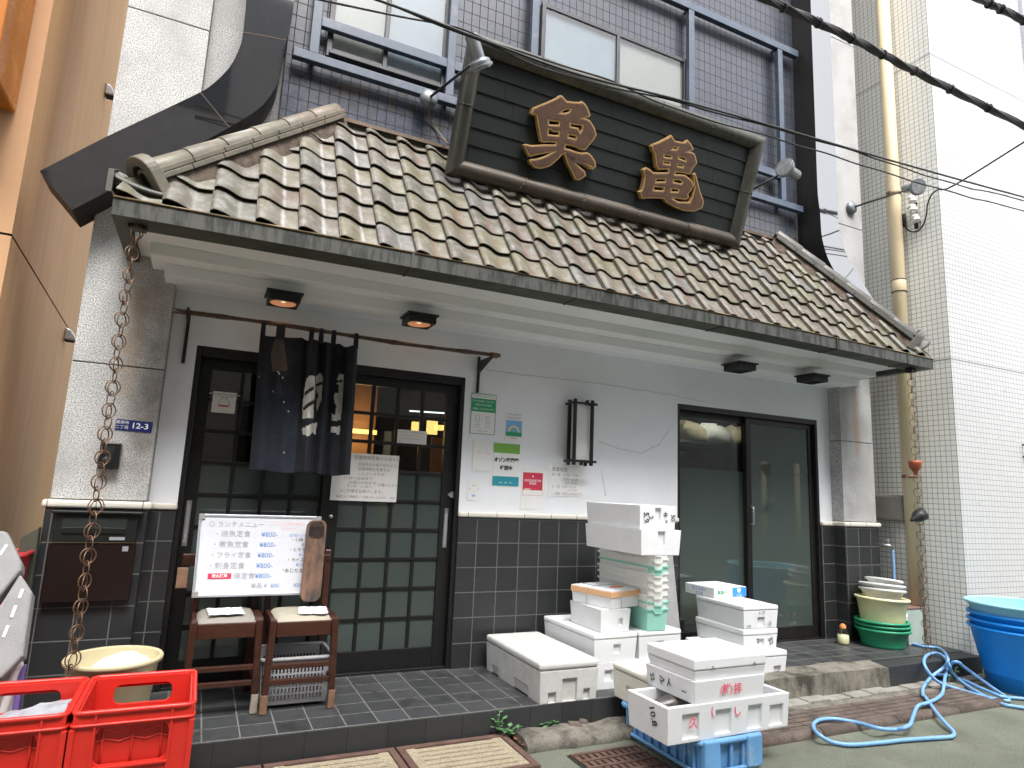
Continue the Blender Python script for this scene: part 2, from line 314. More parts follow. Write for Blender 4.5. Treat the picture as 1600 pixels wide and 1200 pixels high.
# ------------------------------------------------------------------ mesh builder
class MB:
    def __init__(s): s.v = []; s.f = []; s.mi = []; s.sm = []; s.cur = 0; s.x = Matrix.Identity(4)
    def vert(s, p): s.v.append(s.x @ Vector(p)); return len(s.v)-1
    def face(s, idx, smooth=False): s.f.append(tuple(idx)); s.mi.append(s.cur); s.sm.append(smooth)
    def quad(s, *ps, smooth=False): s.face([s.vert(p) for p in ps], smooth)
    def box(s, x0, x1, y0, y1, z0, z1):
        i = [s.vert((x, y, z)) for z in (z0, z1) for y in (y0, y1) for x in (x0, x1)]
        for f in ((0, 2, 3, 1), (4, 5, 7, 6), (0, 1, 5, 4), (2, 6, 7, 3), (0, 4, 6, 2), (1, 3, 7, 5)): s.face([i[k] for k in f])
        return s
    def taper(s, x0, x1, y0, y1, z0, z1, t):     # box whose foot is narrower by t on each side
        i = []
        for z, k in ((z0, t), (z1, 0)):
            for y in (y0+k, y1-k):
                for x in (x0+k, x1-k): i.append(s.vert((x, y, z)))
        for f in ((0, 2, 3, 1), (4, 5, 7, 6), (0, 1, 5, 4), (2, 6, 7, 3), (0, 4, 6, 2), (1, 3, 7, 5)): s.face([i[k] for k in f])
        return s
    def hexa(s, bottom, top):
        i = [s.vert(p) for p in list(bottom)+list(top)]; n = len(bottom)
        s.face(list(reversed(i[:n]))); s.face(i[n:])
        for k in range(n): s.face([i[k], i[(k+1) % n], i[n+(k+1) % n], i[n+k]])
        return s
    def bar(s, a, b_, w, h=None, up=(0, 0, 1)):
        a = Vector(a); b_ = Vector(b_); h = h or w; d = (b_-a).normalized(); u = Vector(up)
        if abs(d.dot(u)) > .95: u = Vector((0, 1, 0))
        r = d.cross(u).normalized(); u = r.cross(d)
        q = lambda c: [c+r*sx*w/2+u*sy*h/2 for sx, sy in ((-1, -1), (1, -1), (1, 1), (-1, 1))]
        return s.hexa(q(a), q(b_))
    def tube(s, pts, r, n=8, caps=True, closed=False):
        pts = [Vector(p) for p in pts]; rings = []
        up = None
        m = len(pts)
        for k, p in enumerate(pts):
            d = (pts[(k+1) % m]-pts[k-1]) if closed else (pts[min(k+1, m-1)]-pts[max(k-1, 0)])
            d.normalize()
            if up is None:
                up = Vector((0, 0, 1)) if abs(d.z) < .9 else Vector((0, 1, 0))
            a = d.cross(up)
            if a.length < 1e-6: a = d.orthogonal()
            a.normalize(); up = a.cross(d)
            rr = r[k] if isinstance(r, (list, tuple)) else r
            rings.append([s.vert(p+(a*math.cos(t)+up*math.sin(t))*rr) for t in (2*PI*j/n for j in range(n))])
        for k in range(m if closed else m-1):
            A = rings[k]; B = rings[(k+1) % m]
            for j in range(n): s.face([A[j], A[(j+1) % n], B[(j+1) % n], B[j]], True)
        if caps and not closed: s.face(list(reversed(rings[0]))); s.face(rings[-1])
        return s
    def lathe(s, prof, c=(0, 0, 0), n=40, sx=1., sy=1.):
        rings = []
        for (r, z) in prof: rings.append([s.vert((c[0]+r*math.cos(2*PI*j/n)*sx, c[1]+r*math.sin(2*PI*j/n)*sy, c[2]+z)) for j in range(n)])
        for A, B in zip(rings, rings[1:]):
            for j in range(n): s.face([A[j], A[(j+1) % n], B[(j+1) % n], B[j]], True)
        return s
    def disc(s, c, r, n=24, ax=None):
        i = [s.vert((c[0]+r*math.cos(2*PI*j/n), c[1]+r*math.sin(2*PI*j/n), c[2])) for j in range(n)]; s.face(i); return s
    def build(s, name, mats, parent=None, loc=None, bevel=0, seg=2, label=None, kind=None, weld=0):
        mats = mats if isinstance(mats, (list, tuple)) else [mats]
        if parent is not None: o0 = Vector(parent['_w']) if '_w' in parent else Vector((0, 0, 0))
        elif loc is not None: o0 = Vector(loc)
        else:
            xs = [p.x for p in s.v]; ys = [p.y for p in s.v]; zs = [p.z for p in s.v]
            o0 = Vector(((min(xs)+max(xs))/2, (min(ys)+max(ys))/2, min(zs)))
        me = bpy.data.meshes.new(name)
        me.from_pydata([p-o0 for p in s.v], [], s.f)
        for k, m_ in enumerate(mats): me.materials.append(M[m_] if isinstance(m_, str) else m_)
        me.polygons.foreach_set('material_index', s.mi); me.polygons.foreach_set('use_smooth', s.sm)
        bm = bmesh.new(); bm.from_mesh(me)
        if weld: bmesh.ops.remove_doubles(bm, verts=bm.verts, dist=weld)
        bmesh.ops.recalc_face_normals(bm, faces=bm.faces); bm.to_mesh(me); bm.free()
        o = bpy.data.objects.new(name, me); col.objects.link(o)
        if parent is not None: o.parent = parent; o['_w'] = tuple(o0)
        else: o.location = o0; o['_w'] = tuple(o0)
        if bevel:
            b = o.modifiers.new('bevel', 'BEVEL'); b.width = bevel; b.segments = seg; b.limit_method = 'ANGLE'; b.angle_limit = R(40); b.harden_normals = False
        if label: o['label'] = label
        if kind: o['kind'] = kind
        return o
def thing(name, loc, label, cat, group=None):
    o = bpy.data.objects.new(name, None); col.objects.link(o); o.location = loc; o.empty_display_size = .1
    o['_w'] = tuple(loc); tag(o, label, cat, group); return o
def tag(o, label, cat, group=None, kind=None):
    if label: o['label'] = label
    if cat: o['category'] = cat
    if group: o['group'] = group
    if kind: o['kind'] = kind
    return o
def frame(o, ex, ez):   # local x -> ex, local y -> ez, local z -> normal
    ex = Vector(ex).normalized(); ez = Vector(ez).normalized(); n = ex.cross(ez)
    m = Matrix((ex, ez, n)).transposed().to_4x4(); m.translation = Vector(o); return m
dg_cache = {}
def curve_mesh(cu, xf):
    ob = bpy.data.objects.new('tmp', cu); col.objects.link(ob)
    bpy.context.view_layer.update()
    dg = bpy.context.evaluated_depsgraph_get()
    me = bpy.data.meshes.new_from_object(ob.evaluated_get(dg))
    vs = [xf @ v.co for v in me.vertices]; fs = [tuple(p.vertices) for p in me.polygons]
    bpy.data.objects.remove(ob); bpy.data.meshes.remove(me); bpy.data.curves.remove(cu)
    return vs, fs
def add_raw(mb, vs, fs):
    k = len(mb.v); mb.v += [mb.x @ Vector(v) for v in vs]
    for f in fs: mb.face([i+k for i in f])
def plate(mb, loops, xf, thick, bev=0., offset=0.):
    cu = bpy.data.curves.new('tmp', 'CURVE'); cu.dimensions = '2D'; cu.fill_mode = 'BOTH'; cu.extrude = thick/2; cu.bevel_depth = bev; cu.bevel_resolution = 1; cu.offset = offset
    for L in loops:
        sp = cu.splines.new('POLY'); sp.points.add(len(L)-1); sp.use_cyclic_u = True
        for q, (x, y) in zip(sp.points, L): q.co = (x, y, 0, 1)
    add_raw(mb, *curve_mesh(cu, xf)); return mb
def text(mb, body, size, xf, align='CENTER', bold=0., sx=1., line=1.):
    cu = bpy.data.curves.new('tmp', 'FONT'); cu.body = body; cu.size = size; cu.align_x = align; cu.align_y = 'CENTER'; cu.offset = bold; cu.resolution_u = 2; cu.space_line = line
    vs, fs = curve_mesh(cu, xf @ Matrix.Diagonal((sx, 1, 1, 1))); add_raw(mb, vs, fs); return mb
def rrect(x0, x1, y0, y1, r, n=4):
    out = []
    for cx, cy, a in ((x1-r, y1-r, 0), (x0+r, y1-r, 90), (x0+r, y0+r, 180), (x1-r, y0+r, 270)):
        for k in range(n+1): t = R(a+90*k/n); out.append((cx+r*math.cos(t), cy+r*math.sin(t)))
    return out
def rect(x0, x1, y0, y1): return [(x0, y0), (x1, y0), (x1, y1), (x0, y1)]
def inpoly(x, y, P):
    c = False; n = len(P)
    for i in range(n):
        x1, y1 = P[i]; x2, y2 = P[i-1]
        if (y1 > y) != (y2 > y) and x < (x2-x1)*(y-y1)/(y2-y1)+x1: c = not c
    return c
def smooth_path(pts, n=6):
    pts = [Vector(p) for p in pts]; out = []
    for i in range(len(pts)-1):
        p0 = pts[max(i-1, 0)]; p1 = pts[i]; p2 = pts[i+1]; p3 = pts[min(i+2, len(pts)-1)]
        for k in range(n):
            t = k/n
            out.append(.5*((2*p1)+(p2-p0)*t+(2*p0-5*p1+4*p2-p3)*t*t+(3*p1-p0-3*p2+p3)*t**3))
    out.append(pts[-1]); return out
XZ = lambda x, y, z: frame((x, y, z), (1, 0, 0), (0, 0, 1))     # text facing the street


# ------------------------------------------------------------------ ground (structure)
FZ = .16; YW = 4.2; YP = 4.08; EDGE = 3.375
m = MB(); m.quad((-40, -40, 0), (60, -40, 0), (60, 60, 0), (-40, 60, 0)); m.build('road', 'asphalt', loc=(0, 0, 0), kind='structure')
# tiled step in front of the shop
m = MB(); m.box(-1.2, 2.86, EDGE, 4.6, -.05, FZ)
m.cur = 0
o = m.build('pavement', ['step_tile', 'step_riser', 'black_tile_yz'], loc=(0, 0, 0), bevel=.006, kind='structure')
for p in o.data.polygons:
    if abs(p.normal.y) > .7: p.material_index = 1
    elif abs(p.normal.x) > .7: p.material_index = 2
m = MB(); m.box(2.86, 5.95, 3.52, 4.6, -.05, FZ)
o = m.build('pavement', ['step_tile', 'step_riser', 'black_tile_yz'], loc=(0, 0, 0), kind='structure')
for p in o.data.polygons:
    if abs(p.normal.y) > .7: p.material_index = 1
# broken concrete front of the step at the right
m = MB(); xs = [2.86+.16*k for k in range(13)]; rnd = random.Random(3)
fr = [(x, EDGE+rnd.uniform(-.012, .012), FZ-.004+rnd.uniform(-.008, .004)) for x in xs]
bk = [(x, 3.52+rnd.uniform(.0, .06), FZ+.004) for x in xs]
for k in range(len(xs)-1):
    m.quad(fr[k], fr[k+1], bk[k+1], bk[k]); m.quad((fr[k][0], fr[k][1]-.01, -.02), (fr[k+1][0], fr[k+1][1]-.01, -.02), fr[k+1], fr[k])
m.quad((xs[-1], fr[-1][1], -.02), (xs[-1], 3.53, -.02), bk[-1], fr[-1])
m.build('kerb', 'concrete', loc=(0, 0, 0), kind='structure')
m = MB(); m.box(xs[-1]+.004, 5.95, EDGE-.005, 3.519, -.05, FZ-.003); m.build('kerb', 'step_riser', loc=(0, 0, 0), bevel=.006, kind='structure')
# pale concrete strip at the foot of the step (right part)
m = MB()
n = 16
for k in range(n):
    x0 = 3.0+k*.21; x1 = x0+.21; z = .018+.006*math.sin(k*2.1)
    m.box(x0, x1-.004, 3.275+.012*math.sin(k*1.7), EDGE+.01, -.02, z)
m.build('kerb', 'concrete_pale', loc=(0, 0, 0), bevel=.004, kind='structure')
m = MB(); m.box(3.0, 6.3, 3.20, 3.27, -.02, .012); m.build('kerb', 'concrete', loc=(0, 0, 0), bevel=.008, kind='structure')
# rough concrete kerb between the grating and the blue crate
m = MB()
pr = lambda x, w, z, jit: [(x, 3.165+jit, -.02), (x, 3.15+jit, z*.5), (x, 3.19+jit, z*.92), (x, 3.25, z), (x, 3.33+w, z*.97), (x, EDGE-.002, z*.6)]
rnd = random.Random(5); prev = None
for k in range(15):
    x = 1.66+k*.1
    cur = [m.vert(p) for p in pr(x, rnd.uniform(-.01, .01), .062+rnd.uniform(-.012, .01), rnd.uniform(-.012, .012))]
    if prev:
        for j in range(5): m.face([prev[j], cur[j], cur[j+1], prev[j+1]], True)
    else: m.face(cur)
    prev = cur
m.face(prev); m.build('kerb', 'concrete', loc=(0, 0, 0), kind='structure')
m = MB()
for (x, y, s, z) in ((2.02, 3.3, .05, .075), (2.10, 3.335, .035, .07), (1.72, 3.2, .05, .05)):
    m.hexa([(x-s, y-s*.6, .02), (x+s*.9, y-s*.7, .02), (x+s, y+s*.5, .02), (x-s*.8, y+s*.6, .02)], [(x-s*.7, y-s*.4, z), (x+s*.7, y-s*.5, z-.01), (x+s*.8, y+s*.3, z), (x-s*.6, y+s*.5, z+.006)])
m.build('kerb', 'concrete_brown', loc=(0, 0, 0), bevel=.008, kind='structure')
# drain covers --------------------------------------------------------------
def drain_cover(x0, x1, y0, y1, z, lab, slots):
    t = thing('drain_cover', ((x0+x1)/2, (y0+y1)/2, 0), lab, 'drain cover', 'drain covers along the kerb')
    f = MB(); w = .035
    f.box(x0, x1, y0, y0+w, -.02, z); f.box(x0, x1, y1-w, y1, -.02, z); f.box(x0, x0+w, y0+w, y1-w, -.02, z); f.box(x1-w, x1, y0+w, y1-w, -.02, z)
    f.build('frame', 'grate_rust', t, bevel=.004)
    s = MB(); iy0 = y0+w+.003; iy1 = y1-w-.003; ix0 = x0+w+.003; ix1 = x1-w-.003
    step = (iy1-iy0)/slots
    for k in range(slots):
        a = iy0+k*step
        s.box(ix0, ix1, a, a+step*.76, -.02, z-.004)
        s.box(ix0, ix0+.05, a+step*.76, a+step, -.02, z-.004); s.box(ix1-.05, ix1, a+step*.76, a+step, -.02, z-.004)
    s.build('grating', 'grate_beige', t, bevel=.003)
    b = MB(); b.box(ix0+.051, ix1-.051, iy0, iy1, -.02, z-.03); b.build('pit', 'slot', t)
    return t
drain_cover(.40, 1.012, 2.93, 3.36, .045, 'beige slotted drain cover in a rusty frame, directly in front of the chairs', 7)
drain_cover(1.022, 1.615, 2.93, 3.36, .045, 'beige slotted drain cover in a rusty frame with the small green plant at its corner', 7)
drain_cover(-.22, .39, 2.93, 3.36, .045, 'beige slotted drain cover half hidden by the red bottle crates', 7)
def drain_slab(x0, x1, lab):
    t = thing('drain_slab', ((x0+x1)/2, 3.0, 0), lab, 'drain cover', 'brown concrete slabs over the gutter channel')
    s = MB(); y0 = 2.915; y1 = 3.19; n = 5; st = (y1-y0)/n
    for k in range(n):
        a = y0+k*st
        s.box(x0+.003, x1-.003, a, a+st*.8, -.02, .02)
        s.box(x0+.003, x1-.003, a+st*.8, a+st, -.02, .012)
    s.build('slab', 'concrete_brown', t, bevel=.003)
    e = MB(); e.tube([(x0+.004, 2.865, .0), (x1-.004, 2.865, .0)], .040, 10); e.build('edge_bar', 'concrete_brown', t)
for a, b_, lab in ((2.75, 3.42, 'brown slotted gutter slab beside the blue fish crate'), (3.42, 4.09, 'brown slotted gutter slab under the long loop of hose'), (4.09, 4.72, 'brown slotted gutter slab where the hose crosses itself'), (4.72, 5.25, 'last brown gutter slab before the blue tubs')):
    drain_slab(a, b_, lab)
t = thing('drain_grate', (2.2, 2.85, 0), 'small rusty grate in the road beside the blue crate', 'drain grate')
m = MB()
for k in range(10): m.box(1.86+k*.04, 1.885+k*.04, 2.72, 3.06, .0, .012)
for k in range(5): m.box(1.85, 2.26, 2.72+k*.08, 2.74+k*.08, .001, .016)
m.build('bars', 'grate_rust', t); m = MB(); m.quad((1.84, 2.70, .004), (2.27, 2.70, .004), (2.27, 3.08, .004), (1.84, 3.08, .004)); m.build('pit', 'slot', t)

# ------------------------------------------------------------------ the shop building
shop = thing('shop_building', (2.515, 4.2, 0), 'old Japanese fish restaurant with a tiled canopy roof and dark lattice doors', 'building')
XL, XR = -.25, 5.28
DX0, DX1 = -.105, 1.607; GX0, GX1 = 3.485, 5.12; DT = 2.10; SOF = 2.415
m = MB()
cap = 1.172
m.box(XL, DX0, YW, YW+.2, cap, SOF+.15); m.box(DX0, DX1, YW, YW+.2, DT, SOF+.15); m.box(DX1, GX0, YW, YW+.2, cap, SOF+.15)
m.box(GX0, GX1, YW, YW+.2, DT, SOF+.15); m.box(GX1, XR, YW, YW+.2, cap, SOF+.15)
m.build('wall', 'white_wall', shop)
# hairline cracks in the plaster
def crack(pts, name='crack'):
    c = MB(); P = [WY(x, y, YW-.001) for x, y in pts]; rnd = random.Random(len(pts))
    Q = []
    for a, b_ in zip(P, P[1:]):
        for k in range(5): Q.append(a.lerp(b_, k/5)+Vector((rnd.uniform(-.004, .004), 0, rnd.uniform(-.005, .005))))
    Q.append(P[-1])
    c.tube(Q, .0018, 4); c.build(name, 'crack', shop)
crack([(757, 577), (800, 584), (870, 591), (930, 598), (1000, 610), (1048, 616)]); crack([(935, 690), (965, 700), (1000, 708), (1030, 695), (1046, 672)]); crack([(940, 735), (946, 775)])
crack([(1100, 628), (1045, 616)])
# wainscot
ww = .012
for a, b_ in ((XL, DX0), (DX1, GX0), (GX1, XR)):
    m = MB(); m.box(a, b_, YW-ww, YW+.2, FZ, cap-.034)
    o = m.build('wainscot', ['black_tile_xz', 'black_tile_yz'], shop, bevel=.003)
    for p in o.data.polygons:
        if abs(p.normal.x) > .7: p.material_index = 1
for a, b_ in ((XL, DX0+.004), (DX1-.004, GX0), (GX1, XR)):
    m = MB(); m.box(a, b_, YW-ww-.016, YW+.02, cap-.034, cap); m.build('cap_tiles', 'cap_tile', shop, bevel=.012, seg=3)
# piers, split at their joints
def pier(x0, x1, mt, joints):
    zs = [cap+.012]+joints+[9.]
    m = MB()
    for a, b_ in zip(zs, zs[1:]): m.box(x0, x1, YP, 5.2, a+.003, b_-.003)
    m.cur = 1; m.box(x0+.006, x1-.006, YP+.008, 5.18, cap+.02, 8.99)
    p = m.build('pier', [mt, 'joint'], shop, bevel=.004)
    w = MB(); w.box(x0-.012, x1+.012, YP-.012, 5.2, 0, cap-.03)
    o = w.build('wainscot', ['black_tile_xz', 'black_tile_yz'], p, bevel=.003)
    for q in o.data.polygons:
        if abs(q.normal.x) > .7: q.material_index = 1
    c = MB(); c.box(x0-.03, x1+.03, YP-.03, 5.2, cap-.03, cap+.010); c.build('cap_tiles', 'cap_tile', p, bevel=.014, seg=3)
    return p
pier(-.69, XL-.002, 'stone_left', [WY(110, 563, YP).z, 3.05, WY(260, 28, YP).z, 5.6, 6.9])
pier(XR+.002, 5.72, 'stone_right', [WY(1330, 690, YP).z, 2.9, WY(1330, 355, YP).z, 4.9, 6.1])
# upper facade
m = MB(); m.box(.2, 4.83, 4.10, 4.5, 4.0, 9.); m.cur = 1; m.box(.2, 4.83, 4.10, 4.5, 3.2, 3.998)
m.build('upper_wall', ['mosaic', 'mosaic_low'], shop)
for a, b_ in ((XL, .198), (4.832, XR)): m = MB(); m.box(a, b_, 4.14, 4.9, 2.6, 9.); m.build('stone_strip', 'stone_right', shop)
# flared black granite bands
BY = 3.87
outer = [(385, -140), (385, 0), (380, 50), (375, 73), (362, 100), (347, 118), (330, 133), (313, 144), (240, 179), (167, 213), (62, 267)]
inner = [(112, 328), (200, 283), (280, 243), (358, 199), (400, 173), (420, 153), (437, 120), (445, 73), (449, 33), (453, 0), (462, -140)]
Pb = [WY(x, y, BY) for x, y in outer+inner]
Pb = [Vector((p.x, BY, p.z)) for p in Pb]
no = len(outer)
Pb[0].z = Pb[-1].z = 9.; Pb[0].x = Pb[1].x-.005; Pb[-1].x = .2; Pb[-2].x = .2; Pb[-3].x = .197
Po = [Pb[0]]+smooth_path(Pb[1:9], 4)+Pb[9:no]; Pi = Pb[no:no+2]+smooth_path(Pb[no+2:-1], 4)+[Pb[-1]]
Pb = Po+Pi
near = lambda px, py: min(range(len(Pb)), key=lambda k: (Pb[k]-WY(px, py, BY)).length)
JN = [(near(313, 144), near(358, 199)), (near(378, 45), near(447, 62))]
def band(mirror):
    P = [Vector((5.03-p.x, p.y, p.z)) for p in Pb] if mirror else Pb
    m = MB(); n = len(P); A = [m.vert(p) for p in P]; B = [m.vert((p.x, 4.139, p.z)) for p in P]
    m.face(A); m.cur = 1
    for k in range(n): m.face([A[k], A[(k+1) % n], B[(k+1) % n], B[k]])
    b = m.build('flared_band', ['granite', 'band_side'], shop)
    j = MB()
    for (a, c) in JN:
        a, c = P[a], P[c]; j.bar((a.x, BY-.0005, a.z), (c.x, BY-.0005, c.z), .006, .002, up=(0, 1, 0))
    j.build('panel_joint', 'joint', b)
band(False); band(True)
# stepped cornice under the roof, soffit
m = MB(); m.box(-.444, 5.474, 3.53, YP-.002, 2.548, 2.62); m.box(-.375, 5.405, 3.79, YP-.002, 2.483, 2.548); m.box(-.303, 5.333, 3.91, YP-.002, SOF, 2.483)
m.build('cornice', 'cornice', shop, bevel=.004)
m = MB(); m.box(XL, XR, YP-.002, YW+.1, SOF, SOF+.1); m.build('soffit', 'white_wall', shop)

# roof ----------------------------------------------------------------------
RX0, RX1 = -.50, 5.53; RYE, RZE = 3.415, 2.615; RYT, RZT = 4.085, 3.655
HX0, HX1 = .575, 4.455
sl = Vector((0, RYT-RYE, RZT-RZE)); SL = sl.length; sd = sl/SL; nrm = Vector((0, -sd.z, sd.y))
pitch = .2095; nx = 29; expo = .196
x_start = RX0-.02
def prof(u):
    if u < .05: return .032+.008*(u/.05)
    if u < .16: return .040+.004*math.sin((u-.05)/.11*PI)
    if u < .70: t = (u-.16)/.54; return .040*(.5+.5*math.cos(PI*t))
    return .008*((u-.70)/.30)**1.5
us = [0, .03, .07, .13, .2, .27, .34, .42, .5, .58, .66, .74, .82, .91, 1.0]
verts = []; faces = []; tint = []; tuv = []
rnd = random.Random(11)
for c in range(nx+1):
    x0 = x_start+c*pitch
    for r in range(7):
        v0 = r*expo-.03; v1 = min(v0+expo+.05, SL)
        if v0 > SL-.02: continue
        t_ = min(1, max(0, rnd.gauss(.5, .25))); streak = 1. if c in (3, 4, 5) else (rnd.random() if c > 6 else rnd.random()*.5); redd = 0. if c < 7 else (1. if c < 17 else .5*rnd.random())
        jx = rnd.uniform(-.003, .003); jz = rnd.uniform(-.003, .004)
        ok = False
        rows = []
        for (v, lift) in ((v0+.003, .019), (v0, .026), (v0+.004, .029), ((v0+v1)/2, .0155), (v1, .003)):
            row = []
            for u in us:
                x = x0+u*(pitch+.004)+jx; vv = max(0., v)
                f = min(1., max(0., vv/SL)); lo = RX0+(HX0-RX0)*f-.05; hi = RX1-(RX1-HX1)*f+.05
                if f < .1: lo = max(lo, RX0); hi = min(hi, RX1)
                if lo-.02 < x < hi+.02: ok = True
                x = min(max(x, lo), hi)
                p = Vector((x, RYE, RZE))+sd*v+nrm*(prof(u)+lift+jz)
                row.append((p, (u, redd, streak)))
            rows.append(row)
        if not ok: continue
        base = len(verts)
        for row in rows:
            for p, q in row: verts.append(p); tint.append(t_); tuv.append(q)
        n = len(us)
        for a in range(4):
            for b_ in range(n-1): faces.append((base+a*n+b_, base+a*n+b_+1, base+(a+1)*n+b_+1, base+(a+1)*n+b_))
        k = len(verts)
        for row in rows[1:]:
            p, q = row[0]; verts.append(p); verts.append(p-nrm*.03); tint += [t_, t_]; tuv += [q, q]
        for a in range(3): faces.append((k+2*a, k+2*a+2, k+2*a+3, k+2*a+1))
o0 = Vector(shop['_w'])
me = bpy.data.meshes.new('roof_tiles'); me.from_pydata([p-o0 for p in verts], [], faces)
a = me.attributes.new('tint', 'FLOAT', 'POINT'); a.data.foreach_set('value', tint)
a = me.attributes.new('tuv', 'FLOAT_VECTOR', 'POINT'); a.data.foreach_set('vector', [x for q in tuv for x in q])
me.materials.append(M['roof'])
me.polygons.foreach_set('use_smooth', [True]*len(faces))
roof = bpy.data.objects.new('roof', me); col.objects.link(roof); roof.parent = shop; roof['_w'] = tuple(o0)
es = roof.modifiers.new('split', 'EDGE_SPLIT'); es.split_angle = R(50)
# roof deck and side slopes: black sheets that block light and darken the gaps
m = MB()
dk = lambda x, f, d: Vector((x, RYE, RZE))+sd*(SL*f)-nrm*d
m.quad(dk(RX0, 0, .012), dk(RX1, 0, .012), dk(HX1, 1, .012), dk(HX0, 1, .012))
m.quad((RX0, RYE, RZE), (HX0, RYT, RZT), (HX0, 4.14, RZT), (RX0-.02, 4.14, RZE)); m.quad((RX1, RYE, RZE), (HX1, RYT, RZT), (HX1, 4.14, RZT), (RX1+.02, 4.14, RZE))
m.quad((RX0, RYE, RZE-.004), (RX1, RYE, RZE-.004), (RX1, 4.14, RZE-.004), (RX0, 4.14, RZE-.004))
m.build('roof_deck', 'slot', roof)
# side slope tiles (low relief)
for sgn, xa, xb in ((-1, RX0, HX0), (1, RX1, HX1)):
    m = MB()
    for r in range(6):
        f0 = r/6; f1 = (r+1)/6+.02
        P = lambda f, y, d: (xa+(xb-xa)*f+sgn*d*.8, y, RZE+(RZT-RZE)*f+d)
        y0 = RYE+(RYT-RYE)*f0; y1 = RYE+(RYT-RYE)*min(1, f1)
        if y0 < 4.1: m.quad(P(f0, y0, .045), P(f0, 4.13, .045), P(min(1, f1), 4.13, .01), P(min(1, f1), y1, .01)); m.quad(P(f0, y0, .045), P(f0, 4.13, .045), P(f0, 4.13, .01), P(f0, y0, .01))
    m.build('side_tiles', 'ridge', roof)
# hip ridges
def hip(x0, x1, mt, sgn):
    A = Vector((x0, 3.47, RZE+.10)); B = Vector((x1, RYT-.01, RZT+.005)); d = (B-A); L = d.length; d.normalize()
    side = d.cross(Vector((0, 0, 1))).normalized(); up = side.cross(d)
    m = MB()
    for lay, (w, h0, h1) in enumerate(((.15, .03, .055), (.13, .058, .083))):
        n = 7
        for k in range(n):
            a = A+d*(L*k/n+.0+lay*.03); b_ = A+d*(L*(k+1)/n-.004+lay*.03)
            for p, q in ((a, b_),):
                m.hexa([p-side*w/2+up*h0, p+side*w/2+up*h0, p+side*w/2+up*h1, p-side*w/2+up*h1], [q-side*w/2+up*h0, q+side*w/2+up*h0, q+side*w/2+up*h1, q-side*w/2+up*h1])
    n = 6
    for k in range(n):
        a = A+d*(L*k/n); b_ = A+d*(L*(k+1)/n+.015)
        ra, rb = .062, .056
        rings = []
        for p, rr in ((a, ra), (b_, rb)):
            rings.append([m.vert(p+up*.078+side*(rr*math.cos(t))+up*(rr*math.sin(t))) for t in [PI*j/10 for j in range(11)]])
        for j in range(10): m.face([rings[0][j], rings[0][j+1], rings[1][j+1], rings[1][j]], True)
        m.face(rings[0]); m.face(rings[1])
    r = m.build('hip_ridge', mt, roof, bevel=.003)
    mo = MB(); rr = random.Random(2); prev = None
    for k in range(25):
        p = A+d*(L*k/24); w = .066+rr.uniform(-.010, .014)
        cur = [mo.vert(p-side*w-up*(.05+rr.uniform(0, .02))), mo.vert(p-side*.055+up*.03), mo.vert(p+side*.055+up*.03), mo.vert(p+side*w-up*(.05+rr.uniform(0, .02)))]
        if prev:
            for j in range(3): mo.face([prev[j], cur[j], cur[j+1], prev[j+1]], True)
        prev = cur
    mo.build('ridge_mortar', 'mortar', r)
    # end ornament: a horseshoe plate with a raised rim
    oe = MB(); fwd = -d; X = frame(A+fwd*.012+up*.03, side*sgn, up)
    hs = [(-.085, -.075)]+[(-.088*math.cos(t), .045+.088*math.sin(t)) for t in [PI*k/14 for k in range(15)]]+[(.085, -.075), (.052, -.075)]+[(.052*math.cos(t), .045+.052*math.sin(t)) for t in [PI*k/10 for k in range(11)]]+[(-.052, -.075)]
    plate(oe, [hs], X, .05, .006)
    hs2 = [(-.052, -.07)]+[(-.052*math.cos(t), .045+.052*math.sin(t)) for t in [PI*k/10 for k in range(11)]]+[(.052, -.07)]
    rc_ = MB(); plate(rc_, [hs2], X, .02, 0)  # dark plate paints the shade inside the horseshoe
    hs3 = [(-.036, -.07)]+[(-.036*math.cos(t), .03+.04*math.sin(t)) for t in [PI*k/10 for k in range(11)]]+[(.036, -.07), (.026, -.07)]+[(.026*math.cos(t), .03+.03*math.sin(t)) for t in [PI*k/10 for k in range(11)]]+[(-.026, -.07)]
    plate(oe, [hs3], X, .035, .003)
    oe = oe.build('ridge_end', mt, r); rc_.build('recess', 'band_side', roof)
hip(-.355, HX0, 'ridge', 1); hip(5.385, HX1, 'ridge_grey', -1)
# flared corner tiles at both ends of the eave
for s, x in ((-1, RX0), (1, RX1)):
    m = MB(); prev = None
    for k in range(9):
        t = k/8; xx = x-s*.20+s*.235*t; z = RZE+.055+(.05 if s < 0 else .10)*t**2.2
        cur = [m.vert((xx, RYE-.03, z)), m.vert((xx, RYE+.10, z+.07)), m.vert((xx, RYE+.10, z+.045)), m.vert((xx, RYE-.03, z-.025))]
        if prev:
            for j in range(4): m.face([prev[j], cur[j], cur[(j+1) % 4], prev[(j+1) % 4]], True)
        else: m.face(cur)
        prev = cur
    m.face(prev)
    xx = x+s*.033
    if s < 0: m.hexa([(xx-.012, RYE-.045, RZE+.005), (xx+.012, RYE-.045, RZE+.005), (xx+.012, RYE+.13, RZE+.09), (xx-.012, RYE+.13, RZE+.09)], [(xx-.012, RYE-.045, RZE+.115), (xx+.012, RYE-.045, RZE+.115), (xx+.012, RYE+.13, RZE+.19), (xx-.012, RYE+.13, RZE+.19)])
    m.build('corner_tile', 'ridge_grey', roof)
# flashing along the top
m = MB(); m.box(HX0-.02, HX1+.02, 4.035, 4.099, RZT+.02, RZT+.045); m.cur = 1; m.box(HX0, HX1, 4.06, 4.099, RZT-.06, RZT+.02)
m.build('ridge_flashing', ['flashing', 'gutter_under'], roof)
